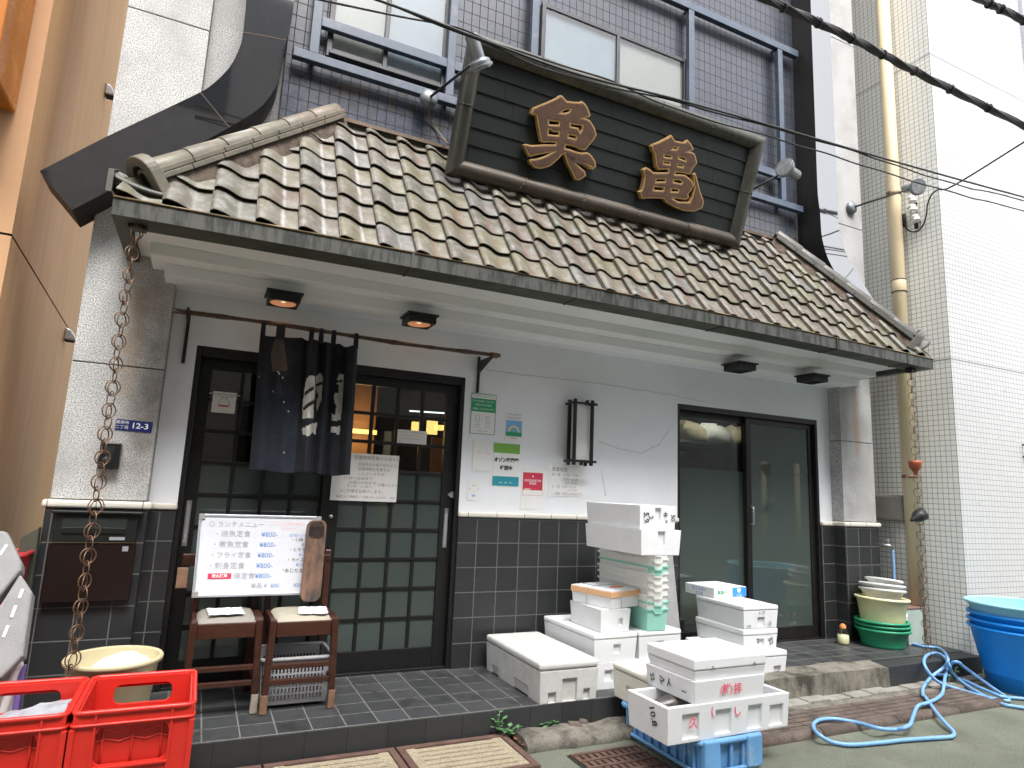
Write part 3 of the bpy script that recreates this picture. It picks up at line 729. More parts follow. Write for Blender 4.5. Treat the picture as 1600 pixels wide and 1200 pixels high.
# gutter
st = 13; m = MB(); GY = 3.363
crown = lambda x: .026*(1-((x-2.515)/3.03)**2)
rows = []
for k in range(st):
    x = -.507+(5.537+.507)*k/(st-1); zt = 2.594+crown(x); zb = 2.508+crown(x)
    rows.append([(x, GY-.004, zb), (x, GY-.004, zt), (x, GY+.006, zt), (x, GY+.006, zb+.006), (x, 3.522, zb+.006), (x, 3.522, zt), (x, 3.529, zt), (x, 3.529, zb)])
ids = [[m.vert(p) for p in r] for r in rows]
for A, B in zip(ids, ids[1:]):
    for j in range(8):
        m.cur = 0 if j not in (7, 6) else 2
        m.face([A[j], B[j], B[(j+1) % 8], A[(j+1) % 8]])
m.cur = 0; m.face(ids[0]); m.face(ids[-1])
m.cur = 1
for A, B in zip(rows, rows[1:]):
    a, b_ = Vector(A[1]), Vector(B[1]); m.tube([a+Vector((0, -.002, 0)), b_+Vector((0, -.002, 0))], .006, 6)
m.cur = 0
for x in (.93, 2.0, 3.19, 4.35, 5.2):
    zc = crown(x); m.box(x-.007, x+.007, GY-.009, GY-.0045, 2.506+zc, 2.594+zc); m.box(x-.006, x+.006, GY-.006, 3.53, 2.503+zc, 2.5075+zc)
m.cur = 2
for x0, x1 in ((-.507, -.446), (5.476, 5.537)):      # returns at both ends
    m.box(x0, x1, 3.53, YP-.004, 2.508, 2.59)
m.cur = 3; m.box(-.445, -.37, 3.44, 3.5, 2.49, 2.507); m.box(5.34, 5.40, 3.42, 3.48, 2.47, 2.507)
m.build('gutter', ['gutter', 'gutter_rim', 'gutter_under', 'dark_metal'], roof)

# windows and railing of the upper floor --------------------------------------
def snapwin(x0, x1, z0, z1, split, mats):
    w = MB(); yb = 4.055; d = .035
    w.box(x0-d, x0, yb, 4.12, z0-d, z1+d); w.box(x1, x1+d, yb, 4.12, z0-d, z1+d); w.box(x0, x1, yb, 4.12, z1, z1+d); w.box(x0-.02, x1+.02, yb-.02, 4.12, z0-.022, z0)
    w.box(split-.03, split, yb-.004, 4.11, z0, z1); w.box(x0, split-.03, yb+.001, 4.115, z0, z0+.03); w.box(split, x1, yb+.006, 4.12, z0, z0+.035)
    o = w.build('window', 'alu_dark', shop, bevel=.003)
    g = MB(); g.quad((x0, 4.064, z0+.03), (x1, 4.064, z0+.03), (x1, 4.064, z1), (x0, 4.064, z1)); g.build('pane', 'glass_window', o)
    c = MB()
    for k, (a, b_) in enumerate(((x0, split-.03), (split, x1))):
        c.cur = k; n = 14
        for q in range(n):
            u0 = a+(b_-a)*q/n; u1 = a+(b_-a)*(q+1)/n; w0 = .0012*math.sin(q*1.9); w1 = .0012*math.sin((q+1)*1.9)
            c.quad((u0, 4.086+w0, z0+.02), (u1, 4.086+w1, z0+.02), (u1, 4.086+w1, z1), (u0, 4.086+w0, z1), smooth=True)
    c.build('blind', mats, o)
a = WY(517, 84, 4.1); b_ = WY(680, 128, 4.1); c = WY(602, 105, 4.1)
snapwin(a.x, b_.x+.03, a.z-.015, a.z+1.2, c.x, ['curtain', 'curtain_blue'])
a = WY(850, 22, 4.1); b_ = WY(1064, 97, 4.1); c = WY(964, 75, 4.1)
snapwin(a.x, b_.x, 4.1+.02, (a.z+b_.z)/2, c.x, ['curtain_blue', 'curtain'])
zl = 4.033; zu = WY(507, 41, 4.05).z; zt = 5.64
rl = MB(); y0, y1 = 4.0, 4.05
vx = [WY(492, 60, 4.03).x, WY(704, 90, 4.03).x, WY(835, 30, 4.03).x, WY(1078, 90, 4.03).x, WY(1219, 210, 4.03).x]
rl.box(.235, 4.795, y0, y1, zl-.03, zl+.03); rl.box(.235, 4.795, y0, y1, zt-.035, zt+.035)
rl.box(vx[0]+.03, vx[1]-.03, y0+.004, y1-.004, zu-.035, zu+.035); rl.box(vx[3]+.03, vx[4]-.03, y0+.004, y1-.004, zu-.035, zu+.035); rl.box(vx[1]+.03, vx[2]-.03, y0+.004, y1-.004, zu-.035, zu+.035)
for x in vx: rl.box(x-.03, x+.03, y0+.002, y1-.002, zl+.03, zt-.035); 
for x in vx:
    for z in (zl, zt): rl.box(x-.012, x+.012, y1, 4.1, z-.012, z+.012)
rl.build('railing', 'blue_steel', shop, bevel=.004)

# lattice sliding doors ---------------------------------------------------------
m = MB(); m.box(DX0, DX0+.03, YW+.002, 4.36, FZ, DT); m.box(DX1-.03, DX1, YW+.002, 4.36, FZ, DT); m.box(DX0+.03, DX1-.03, YW+.002, 4.36, DT-.06, DT); m.box(DX0, DX1, 4.215, 4.36, FZ-.01, FZ+.015)
m.build('door_frame', 'black_wood', shop, bevel=.003)
def lattice_door(x0, x1, y, cols, handle_x, stl, lab):
    d = MB(); t = .035; zb, zt_ = FZ+.015, DT-.06
    stl0, stl1 = stl
    d.box(x0, x0+stl0, y, y+t, zb, zt_); d.box(x1-stl1, x1, y, y+t, zb, zt_); d.box(x0+stl0, x1-stl1, y, y+t, zb, zb+.12); d.box(x0+stl0, x1-stl1, y, y+t, zt_-.06, zt_)
    ix0, ix1 = x0+stl0, x1-stl1; iz0, iz1 = zb+.12, zt_-.06; rows = 9
    for k in range(1, cols): x = ix0+(ix1-ix0)*k/cols; d.box(x-.011, x+.011, y+.004, y+t-.004, iz0, iz1)
    for k in range(1, rows):
        z = iz0+(iz1-iz0)*k/rows
        for q in range(cols):
            a = ix0+(ix1-ix0)*q/cols+(.011 if q else 0); b_ = ix0+(ix1-ix0)*(q+1)/cols-(.011 if q < cols-1 else 0)
            d.box(a, b_, y+.006, y+t-.006, z-.011, z+.011)
    o = d.build('sliding_door', 'black_wood', shop, bevel=.002, label=lab)
    zs = iz0+(iz1-iz0)*6/rows
    g = MB(); g.box(ix0, ix1, y+.016, y+.019, iz0, zs-.002); g.build('frosted_pane', 'glass_frost', o)
    g = MB(); g.box(ix0, ix1, y+.016, y+.019, zs, iz1); g.build('clear_pane', 'glass_clear', o)
    h = MB(); h.box(handle_x-.014, handle_x+.014, y-.004, y+.001, .93, 1.19); h.cur = 1; h.box(handle_x-.007, handle_x+.007, y-.0055, y-.0035, .95, 1.17)
    h.build('handle', ['steel', 'alu'], o)
    return o
lattice_door(DX0+.03, .76, 4.285, 4, -.045, (.07, .07), 'left lattice door, behind the menu board')
ld = lattice_door(.70, DX1-.03, 4.245, 4, 1.535, (.11, .085), 'right lattice door with the handwritten notice')
m = MB(); a = WY(706, 773, 4.24); m.hexa([(a.x-.03, 4.24, a.z), (a.x-.005, 4.24, a.z-.02), (a.x+.025, 4.24, a.z-.02), (a.x+.025, 4.24, a.z+.02), (a.x-.005, 4.24, a.z+.02)], [(a.x-.03, 4.244, a.z), (a.x-.005, 4.244, a.z-.02), (a.x+.025, 4.244, a.z-.02), (a.x+.025, 4.244, a.z+.02), (a.x-.005, 4.244, a.z+.02)]); m.build('arrow_sticker', 'alu', ld)
m = MB(); a = WY(517, 807, 4.24); m.x = Matrix.Translation(a) @ Matrix.Rotation(R(90), 4, 'X'); m.lathe([(0, .006), (.011, .005), (.013, 0)], n=16); m.build('lock', 'steel', ld)
# glass doors at the right
m = MB(); f = .028; m.box(GX0, GX0+f, YW+.002, 4.34, FZ, DT); m.box(GX1-f, GX1, YW+.002, 4.34, FZ, DT); m.box(GX0+f, GX1-f, YW+.002, 4.34, DT-.045, DT); m.box(GX0, GX1, YW+.002, 4.34, FZ-.01, FZ+.012)
m.build('door_frame', 'bronze', shop, bevel=.002)
def glass_door(x0, x1, y, clear, hx, lab):
    d = MB(); t = .03; zb, zt_ = FZ+.012, DT-.045
    d.box(x0, x0+.055, y, y+t, zb, zt_); d.box(x1-.055, x1, y, y+t, zb, zt_); d.box(x0+.055, x1-.055, y, y+t, zb, zb+.1); d.box(x0+.055, x1-.055, y, y+t, zt_-.05, zt_)
    o = d.build('glass_door', 'bronze', shop, bevel=.003, label=lab)
    zs = 1.58
    g = MB(); g.box(x0+.055, x1-.055, y+.012, y+.017, zb+.1, zs-.001); g.build('frosted_pane', 'glass_dark', o)
    g = MB(); g.box(x0+.055, x1-.055, y+.012, y+.017, zs, zt_-.05); g.build('clear_pane', 'glass_clear' if clear else 'glass_dark', o)
    if hx:
        h = MB(); h.tube(smooth_path([(hx, y, 1.13), (hx, y-.028, 1.135), (hx, y-.034, 1.17), (hx, y-.034, 1.24), (hx, y-.028, 1.275), (hx, y, 1.28)], 4), .008, 8); h.build('handle', 'steel', o)
    return o
glass_door(GX0+f, 4.335, 4.275, True, None, 'left glass door with sacks visible through its top')
glass_door(4.27, GX1-f, 4.235, False, 4.31, 'right glass door with a curved steel handle')
# what can be seen inside through the clear panes
m = MB(); y1 = 6.4
m.quad((XL, 4.4, FZ-.02), (XR, 4.4, FZ-.02), (XR, y1, FZ-.02), (XL, y1, FZ-.02)); m.quad((XL, y1, FZ), (XR, y1, FZ), (XR, y1, 2.5), (XL, y1, 2.5)); m.quad((XL, 4.4, 2.5), (XR, 4.4, 2.5), (XR, y1, 2.5), (XL, y1, 2.5))
m.quad((XL, 4.4, FZ), (XL, y1, FZ), (XL, y1, 2.5), (XL, 4.4, 2.5)); m.quad((XR, 4.4, FZ), (XR, y1, FZ), (XR, y1, 2.5), (XR, 4.4, 2.5)); m.quad((2.4, 4.4, FZ), (2.4, y1, FZ), (2.4, y1, 2.5), (2.4, 4.4, 2.5))
m.build('interior', 'interior', shop)

# ------------------------------------------------------------------ things inside the shop
def simple(name, mb, mats, label, cat, group=None, bevel=0, seg=2):
    o = mb.build(name, mats, bevel=bevel, seg=seg); return tag(o, label, cat, group)
def onp(px, py, y): return WY(px, py, y)
a = onp(548, 585, 5.6); b_ = onp(603, 725, 5.6)
m = MB(); m.box(a.x-.25, b_.x-.12, 5.6, 5.64, b_.z-.2, a.z+.1); simple('wood_partition', m, 'interior_wood', 'warm lit wooden partition seen through the lattice beside the curtain', 'partition')
m = MB(); p = onp(565, 674, 5.5); m.box(p.x-.3, p.x+.13, 5.5, 5.53, p.z-.018, p.z+.018); simple('strip_lamp', m, 'warm_tube', 'glowing yellow strip lamp inside, right beside the curtain', 'lamp')
m = MB(); p = onp(655, 665, 6.0)
for k, (x, w, h) in enumerate(((650, .035, .11), (676, .05, .13), (686, .045, .05), (696, .03, .04))):
    q = onp(x, 668, 6.0); m.box(q.x-w, q.x+w, 6.0, 6.04, q.z-h*.5, q.z+h*.5)
simple('lit_shelf', m, 'warm_tube', 'row of small amber lights deep inside behind the printed notice', 'lamp')
m = MB(); a = onp(640, 642, 5.7); b_ = onp(701, 646, 5.7); m.bar(a, b_, .012); simple('glow_tube', m, 'white_tube', 'thin pale tube lamp seen through the upper lattice panes', 'lamp')
m = MB(); a = onp(684, 700, 5.9); m.box(a.x-.06, a.x+.12, 5.9, 5.94, .6, a.z+.1); simple('wood_post', m, 'interior_wood', 'brown wooden post inside behind the right lattice panes', 'post')
lt = bpy.data.lights.new('strip_lamp_glow', 'POINT'); lt.energy = 1.6; lt.color = (1., .6, .25); lt.shadow_soft_size = .1
lo = bpy.data.objects.new('strip_lamp_glow', lt); col.objects.link(lo); p = onp(565, 674, 5.35); lo.location = p
# shelf with sacks behind the left glass door
t = thing('storage_shelf', (4.35, 4.75, 0), 'white shelf inside, behind the left glass door', 'shelf')
m = MB(); m.box(3.75, 5.05, 4.6, 5.0, 1.83, 1.85); m.build('board', 'alu', t); m = MB(); m.box(3.75, 3.78, 4.6, 5.0, FZ, 1.83); m.box(5.02, 5.05, 4.6, 5.0, FZ, 1.83); m.build('leg', 'alu_dark', t)
rnd = random.Random(4)
for k, (x, r_, lab, mt) in enumerate(((4.04, .13, 'pale crumpled sack at the left of the inside shelf', 'sack'), (4.32, .15, 'beige sack in the middle of the inside shelf', 'paper_warm'), (4.62, .14, 'yellowish sack at the right of the inside shelf', 'sack'))):
    m = MB(); m.lathe([(0, 0), (r_, .0), (r_*1.05, .05), (r_*.8, .12), (r_*.3, .16), (0, .165)], (x, 4.72, 1.851), 18)
    for i, v in enumerate(m.v): v.x += rnd.uniform(-.03, .03)+.05*math.copysign(1, v.x-x); v.z += rnd.uniform(-.03, .035) if v.z > 1.86 else 0
    simple('sack', m, mt, lab, 'sack', 'sacks on the inside shelf')
m = MB(); m.box(4.30, 4.85, 5.0, 5.3, 1.25, 1.8); m.box(4.25, 4.9, 4.95, 5.35, FZ, 1.24); simple('cardboard_box', m, 'interior_wood', 'brown cardboard below the sacks inside the left glass door', 'box')

m = MB(); m.box(3.5, 4.5, 4.50, 4.53, 2.36, 2.39); simple('glow_tube', m, 'white_tube', 'added unseen tube that brightens the sacks behind the left glass door', 'lamp')  # added tube with no known source, there to brighten the sacks
lt2 = bpy.data.lights.new('sack_fill_light', 'POINT'); lt2.energy = 2.2; lt2.color = (1., .93, .82); lt2.shadow_soft_size = .15  # added fill light so the sacks show through the pane
lo2 = bpy.data.objects.new('sack_fill_light', lt2); col.objects.link(lo2); lo2.location = (4.2, 4.45, 2.3)
# ------------------------------------------------------------------ signboard
SB = Vector((1.245, 3.80, 3.37)); ST = Vector((1.245, 3.49, 4.20)); SW = 2.535
su = (ST-SB).normalized(); SH = (ST-SB).length; SC = (SB+ST)/2+Vector((SW/2, 0, 0)); sn = Vector((1, 0, 0)).cross(su)
SX = frame(SC, (1, 0, 0), su)
sign = thing('signboard', tuple(SC), 'large dark tilted signboard with two gilt characters above the tiled roof', 'signboard')
PR = [(0, -.06), (0, .0), (.008, .014), (.03, .026), (.06, .026), (.086, .014), (.108, -.024)]
hw, hh = SW/2, SH/2
cs = [(-1, -1), (1, -1), (1, 1), (-1, 1)]
for k in range(4):
    m = MB(); m.x = SX; A = cs[k]; B = cs[(k+1) % 4]; prev = None
    ring = lambda c: [m.vert((c[0]*(hw-d), c[1]*(hh-d), h)) for d, h in PR]
    a, b_ = ring(A), ring(B)
    for j in range(len(PR)-1): m.face([a[j], b_[j], b_[j+1], a[j+1]], True)
    # folded seams of the metal sheet
    nseam = 5 if k % 2 == 0 else 2
    for q in range(1, nseam):
        f = q/nseam
        for j in range(len(PR)-1):
            pts = []
            for d, h in (PR[j], PR[j+1]):
                p = Vector((A[0]*(hw-d), A[1]*(hh-d), h)).lerp(Vector((B[0]*(hw-d), B[1]*(hh-d), h)), f); pts.append(p+Vector((0, 0, .0015)))
            m.tube(pts, .0035, 5)
    m.build('frame_rail', 'sign_frame_low' if k == 0 else 'sign_frame', sign)
m = MB(); m.x = SX; m.box(-hw+.002, hw-.002, -hh+.002, hh-.002, -.075, -.06); rowsn = 6; ph = 2*(hh-.104)
for r in range(rowsn):
    z0 = -hh+.104+ph*r/rowsn; z1 = -hh+.104+ph*(r+1)/rowsn
    xs = sorted([-hw+.104, hw-.104]+[-hw+.125+((r*.37+.45*k) % 2.2) for k in range(5)])
    for xa, xb in zip(xs, xs[1:]):
        if xb-xa < .01: continue
        m.hexa([(xa+.001, z0, -.06), (xb-.001, z0, -.06), (xb-.001, z1, -.06), (xa+.001, z1, -.06)], [(xa+.001, z0, -.026), (xb-.001, z0, -.026), (xb-.001, z1, -.034), (xa+.001, z1, -.034)])
m.build('panel', 'sign_panel', sign)
def onsign(x, y, d=0.):
    px, py = 820+x/5.333, 130+y/5.333; r = ray(px, py); P0 = SC+sn*d
    t = (P0-CAM).dot(sn)/r.dot(sn); q = SX.inverted() @ (CAM+r*t); return (q.x, q.y)
K1 = [[(60, 245), (72, 208), (130, 182), (200, 155), (255, 130), (285, 115), (297, 102), (315, 105), (335, 128), (355, 150), (410, 157), (470, 160), (480, 150), (505, 170), (528, 205), (550, 265), (540, 277), (492, 290), (520, 298), (548, 313), (572, 350), (588, 380), (600, 430), (580, 468), (545, 510), (512, 548), (505, 556), (470, 548), (430, 528), (385, 517), (345, 510), (338, 545), (385, 555), (430, 572), (475, 582), (520, 578), (545, 588), (568, 615), (590, 650), (596, 695), (570, 718), (540, 708), (505, 682), (460, 655), (420, 635), (385, 618), (410, 648), (445, 685), (475, 712), (505, 735), (512, 770), (485, 790), (455, 807), (430, 800), (405, 750), (380, 700), (355, 650), (338, 585), (322, 590), (305, 605), (285, 628), (255, 655), (215, 688), (170, 703), (130, 710), (90, 700), (65, 675), (45, 650), (52, 636), (90, 634), (140, 622), (190, 602), (238, 574), (190, 578), (130, 590), (85, 600), (48, 610), (28, 580), (12, 545), (0, 515), (8, 508), (60, 520), (110, 517), (165, 513), (262, 514), (266, 490), (205, 488), (155, 490), (142, 478), (132, 430), (120, 365), (110, 300), (102, 262), (75, 258)],
      [(302, 247), (330, 226), (352, 216), (386, 217), (374, 240), (340, 250)], [(203, 308), (245, 312), (292, 320), (290, 350), (205, 346)], [(203, 380), (222, 383), (240, 402), (290, 405), (285, 437), (200, 428)],
      [(385, 335), (435, 343), (486, 350), (483, 385), (466, 412), (448, 375), (385, 362)], [(370, 424), (410, 432), (436, 442), (428, 466), (366, 450)]]
K2 = [[(1065, 522), (1080, 505), (1115, 495), (1150, 478), (1205, 450), (1225, 433), (1242, 458), (1256, 480), (1300, 490), (1342, 494), (1362, 474), (1390, 508), (1413, 550), (1366, 570), (1395, 575), (1417, 587), (1428, 612), (1440, 665), (1405, 710), (1388, 745), (1378, 757), (1330, 745), (1262, 738), (1256, 762), (1300, 764), (1340, 766), (1370, 790), (1398, 818), (1413, 850), (1395, 885), (1365, 925), (1371, 950), (1350, 970), (1300, 962), (1250, 953), (1238, 962), (1285, 990), (1380, 993), (1402, 950), (1422, 872), (1416, 800), (1412, 760), (1425, 750), (1437, 785), (1448, 832), (1465, 900), (1482, 945), (1497, 990), (1480, 1042), (1420, 1067), (1340, 1062), (1260, 1032), (1190, 990), (1165, 960), (1110, 956), (1060, 955), (985, 962), (972, 925), (964, 905), (985, 888), (996, 840), (1006, 782), (994, 722), (1018, 704), (1050, 722), (1075, 745), (1140, 747), (1200, 745), (1206, 716), (1160, 716), (1125, 720), (1106, 690), (1097, 640), (1093, 580), (1075, 557)],
      [(1233, 552), (1253, 531), (1283, 534), (1270, 553)], [(1168, 594), (1228, 604), (1228, 624), (1168, 616)], [(1163, 650), (1218, 660), (1214, 678), (1163, 670)], [(1288, 608), (1347, 623), (1348, 650), (1330, 642), (1288, 627)], [(1283, 674), (1328, 684), (1326, 701), (1281, 692)],
      [(1103, 798), (1178, 799), (1174, 822), (1098, 823)], [(1085, 856), (1110, 864), (1167, 871), (1161, 897), (1078, 891)], [(1245, 803), (1302, 807), (1322, 824), (1310, 840), (1243, 824)], [(1229, 879), (1288, 885), (1282, 908), (1224, 904)]]
for K in (K1, K2):
    L = [[onsign(x, y, .03) for x, y in q] for q in K]
    m = MB(); plate(m, L, SX @ Matrix.Translation((0, 0, .002)), .036, .003)
    e = m.build('gilt_character', 'gilt', sign)
    m = MB(); plate(m, L, SX @ Matrix.Translation((0, 0, .021)), .006, .0015, -.010); m.build('face', 'letter_brown', e)
m = MB()
for x in (1.5, 2.5, 3.5): m.bar((x, 3.70, 3.9), (x, 4.10, 3.95), .04); m.bar((x, 3.83, 3.5), (x, 4.08, 3.62), .04)
m.build('bracket', 'dark_metal', sign)

# floodlights on arms
def floodlight(base, head, aim, lab, back, s=1., baxis=(0, -1, 0), hasbase=True):
    base = Vector(base); head = Vector(head); aim = Vector(aim).normalized()
    t = thing('floodlight', tuple(base), lab, 'floodlight', 'floodlights on arms round the sign')
    if hasbase:
        m = MB(); X = frame(base, Vector(baxis).cross(Vector((0, 0, 1))), (0, 0, 1)) if True else None
        ax = Vector(baxis); r = ax.orthogonal().normalized(); q = ax.cross(r)
        rings = []
        for rr, h in ((.0, .05), (.03, .05), (.06, .035), (.062, .0)):
            rings.append([m.vert(base+ax*h+(r*math.cos(a)+q*math.sin(a))*rr) for a in [2*PI*j/24 for j in range(24)]])
        for A, B in zip(rings, rings[1:]):
            for j in range(24): m.face([A[j], A[(j+1) % 24], B[(j+1) % 24], B[j]], True)
        m.build('mount', 'lamp_steel', t)
    m = MB(); m.tube([base+Vector(baxis)*.03, head-aim*.05*s], .009, 8); m.build('arm', 'dark_metal', t)
    m = MB(); m.tube([head-aim*.19*s, head-aim*.18*s, head-aim*.05*s, head-aim*.035*s, head], [.036*s, .042*s, .042*s, .066*s, .072*s], 20)
    m.tube([head-aim*.012*s, head+aim*.008*s], .077*s, 20)
    h = m.build('lamp_head', 'lamp_steel', t, bevel=.002)
    m = MB(); m.tube([head+aim*.0082*s, head+aim*.012*s], .066*s, 20); m.build('lens', 'reflector', h)
    return t
floodlight(WY(669, 156, 4.0), WY(752, 105, 3.42), (.55, .35, -.75), 'floodlight at the left end of the signboard, its arm rising from the railing', None)
floodlight(Vector((3.76, 3.95, 3.80)), WY(1226, 262, 3.45), (-.93, -.2, .02), 'floodlight facing the signboard from its right end', None)
floodlight(WY(1328, 326, YP), WY(1434, 292, 3.55), (-.35, -.85, -.35), 'floodlight on a long arm from the right stone pier', None)
m = MB(); m.tube(smooth_path([WY(669, 170, 3.99), WY(674, 190, 4.08), WY(690, 213, 4.07), WY(700, 225, 3.95)], 5), .006, 6); simple('lamp_cable', m, 'cable_brown', 'brown cable hanging from the left floodlight mount', 'cable')

# ------------------------------------------------------------------ under the canopy
for k, (px, py, lit, lab) in enumerate(((447, 459, True, 'lit square copper ceiling lamp above the curtain'), (663, 495, True, 'lit square copper ceiling lamp left of the wall lantern'), (1156, 574, False, 'unlit black ceiling lamp above the glass doors'), (1269, 592, False, 'unlit black ceiling lamp nearest the right stone pier'))):
    c = WZ(px, py, SOF-.03); s = .088
    if k < 2: c.y = 3.84+.09
    t = thing('ceiling_lamp', (c.x, c.y, SOF), lab, 'ceiling lamp', 'square lamps under the canopy')
    m = MB(); z1 = SOF-.001; w = .012
    m.box(c.x-s-.014, c.x+s+.014, c.y-s-.014, c.y+s+.014, z1-.012, z1)
    m.box(c.x-s, c.x+s, c.y-s, c.y-s+w, z1-.06, z1-.012); m.box(c.x-s, c.x+s, c.y+s-w, c.y+s, z1-.06, z1-.012); m.box(c.x-s, c.x-s+w, c.y-s+w, c.y+s-w, z1-.06, z1-.012); m.box(c.x+s-w, c.x+s, c.y-s+w, c.y+s-w, z1-.06, z1-.012)
    m.build('housing', 'dark_metal', t, bevel=.002)
    m = MB(); m.lathe([(.0, -.0135), (.05, -.016), (.07, -.03), (.074, -.055)], (c.x, c.y, z1), 24); m.build('reflector', 'copper_lamp' if lit else 'dark_metal', t)
    if lit:
        m = MB(); m.lathe([(0, -.05), (.018, -.045), (.02, -.03), (.012, -.015)], (c.x, c.y, z1), 14); m.build('bulb', 'lamp_paper', t)
        L = bpy.data.lights.new('ceiling_lamp_glow', 'POINT'); L.energy = .05; L.color = (1., .55, .26); L.shadow_soft_size = .03
        q = bpy.data.objects.new('ceiling_lamp_glow', L); col.objects.link(q); q.location = (c.x, c.y, z1-.06)
# wall lantern
a = WY(897, 630, 4.09); b_ = WY(928, 722, 4.09)
x0, x1, z0, z1 = a.x, b_.x-.02, b_.z, a.z+.005
t = thing('wall_lantern', ((x0+x1)/2, YW, z0), 'Japanese wall lantern with dark bars on the white wall', 'lantern')
m = MB()
for x in (x0, x0+.0):
    pass
for x in (x0+.008, x1-.008):
    for y in (4.085, 4.165): m.box(x-.011, x+.011, y-.011, y+.011, z0-.03, z1+.03)
m.box(x0+.055+.008, x0+.08+.0, 4.074, 4.096, z0-.03, z0-.001); m.box((x0+x1)/2+.02, (x0+x1)/2+.04, 4.073, 4.095, z1+.001, z1+.028)
for z in (z0, z1):
    m.box(x0-.03, x1+.03, 4.068, 4.082, z-.009, z+.009); m.box(x0-.012, x0+.0, 4.06, 4.2, z-.0085, z+.0085); m.box(x1, x1+.012, 4.06, 4.2, z-.0085, z+.0085)
m.build('frame', 'bronze', t, bevel=.002)
m = MB(); m.box(x0+.02, x1-.02, 4.10, 4.198, z0+.01, z1-.01); m.build('shade', 'lamp_paper', t, bevel=.003)

# curtain pole and curtain
PY_ = 4.0
a = WY(270, 486, PY_); b_ = WY(781, 556, PY_); zp = (a.z+b_.z)/2
t = thing('curtain_pole', ((a.x+b_.x)/2, PY_, zp), 'dark bamboo pole on two iron brackets under the canopy', 'pole')
m = MB(); pts = []; rad = []
n = 40
for k in range(n+1):
    f = k/n; pts.append(Vector((a.x+(b_.x-a.x)*f, PY_, zp+.006*math.sin(f*7)))); rad.append(.0125+.0015*math.sin(f*23)+(.003 if k % 5 == 0 else 0))
m.tube(pts, rad, 10); m.build('pole', 'bamboo', t)
p = WY(291, 520, 4.1)
m = MB(); m.box(p.x-.009, p.x+.009, YW-.014, YW-.001, zp-.26, zp+.05); m.bar((p.x, YW-.01, zp-.018), (p.x, PY_-.02, zp-.018), .014); m.bar((p.x, PY_-.02, zp-.02), (p.x, PY_-.02, zp+.025), .014); m.build('bracket', 'dark_metal', t)
q = WY(747, 580, YW); m = MB(); x = q.x
m.box(x-.009, x+.009, YW-.014, YW-.001, zp-.24, zp+.02)
m.hexa([(x-.008, YW-.014, zp-.10), (x+.008, YW-.014, zp-.10), (x+.008, PY_-.03, zp-.03), (x-.008, PY_-.03, zp-.03)], [(x-.008, YW-.014, zp-.016), (x+.008, YW-.014, zp-.016), (x+.008, PY_-.03, zp-.016), (x-.008, PY_-.03, zp-.016)])
m.build('bracket', 'dark_metal', t)
m = MB(); m.tube([(b_.x-.07, PY_, zp), (b_.x-.02, PY_, zp)], .02, 10); m.build('end_cap', 'worn_wood', t)
# noren
X0, X1 = .225, .80; NU, NV = 150, 90
zb = 1.375; zt = zp-.055
fx = lambda x, y: (260+x/3.75, 440+y/3.75)
polys = [[fx(*p) for p in q] for q in (
    [(822, 575), (840, 552), (865, 548), (872, 600), (868, 650), (862, 720), (858, 800), (800, 802), (800, 720), (810, 640)], [(872, 560), (890, 540), (908, 540), (918, 560), (914, 620), (908, 700), (885, 760), (878, 730), (880, 650)],
    [(795, 862), (850, 832), (884, 828), (878, 895), (850, 885), (832, 906), (800, 892)], [(1005, 555), (1018, 536), (1040, 545), (1034, 700), (1022, 815), (970, 812), (975, 760), (996, 735), (982, 690), (992, 620)], [(965, 852), (1022, 846), (1014, 897), (965, 880)])]
dark = [[fx(*p) for p in q] for q in ([(812, 648), (860, 612), (862, 632), (812, 672)], [(805, 735), (860, 690), (862, 712), (805, 760)], [(868, 668), (888, 640), (890, 675), (872, 700)], [(870, 600), (915, 585), (915, 604), (870, 618)], [(985, 615), (1008, 600), (1006, 652), (982, 655)], [(976, 735), (996, 722), (990, 780), (972, 775)], [(1000, 580), (1036, 575), (1036, 588), (1000, 592)])]
brown = [fx(*p) for p in ((645, 300), (685, 310), (700, 420), (712, 520), (620, 530), (612, 420))]
spots = [fx(*p) for p in ((660, 528), (685, 560), (540, 560), (690, 705), (715, 760), (625, 640), (690, 1000), (660, 540), (650, 525), (678, 522))]
m = MB(); grid = []
def fold(u, v):
    a = .022+.022*v
    y = a*math.sin(u*9.0+.6)+(.010+.02*max(0, u-.5))*math.sin(u*31+1.1+.8*v)+.008*math.sin(u*17+2*v)
    if u > .42: y += .024*math.sin((u-.42)*44)
    return y
for j in range(NV+1):
    v = j/NV; row = []
    for i in range(NU+1):
        u = i/NU
        x = X0+(X1-X0)*u+.022*(v-.0)*(1-u)*1.0-.0*v+.01*math.sin(u*31)*.3+(.02*(v)*u)
        z = zt+(zb-zt)*v - .012*(1-v)*math.sin(min(1., (u % .2)/.2)*PI) + .006*math.sin(u*14)*v
        row.append(m.vert((x, PY_+.01+fold(u, v), z)))
    grid.append(row)
M4 = CM.inverted()
for j in range(NV):
    for i in range(NU):
        q = [grid[j][i], grid[j][i+1], grid[j+1][i+1], grid[j+1][i]]
        c = sum((m.v[k] for k in q), Vector())/4
        d = M4 @ (c-CAM); px, py = 800+FOC*d.x/-d.z, 600-FOC*d.y/-d.z
        mi = 1 if (.06 < i/NU < .42 and py > 600+14*math.sin(px*.3)+30*abs(i/NU-.22)/.2) else 0
        if inpoly(px, py, brown): mi = 3
        elif any(inpoly(px, py, P) for P in polys) and not any(inpoly(px, py, P) for P in dark): mi = 2
        elif any((px-a)**2+(py-b)**2 < 1.6 for a, b in spots): mi = 2
        m.cur = mi; m.face(q, True)
m.cur = 0
o = m.build('shop_curtain', ['noren', 'noren_faded', 'noren_white', 'noren_brown'])
so = o.modifiers.new('thick', 'SOLIDIFY'); so.thickness = .003
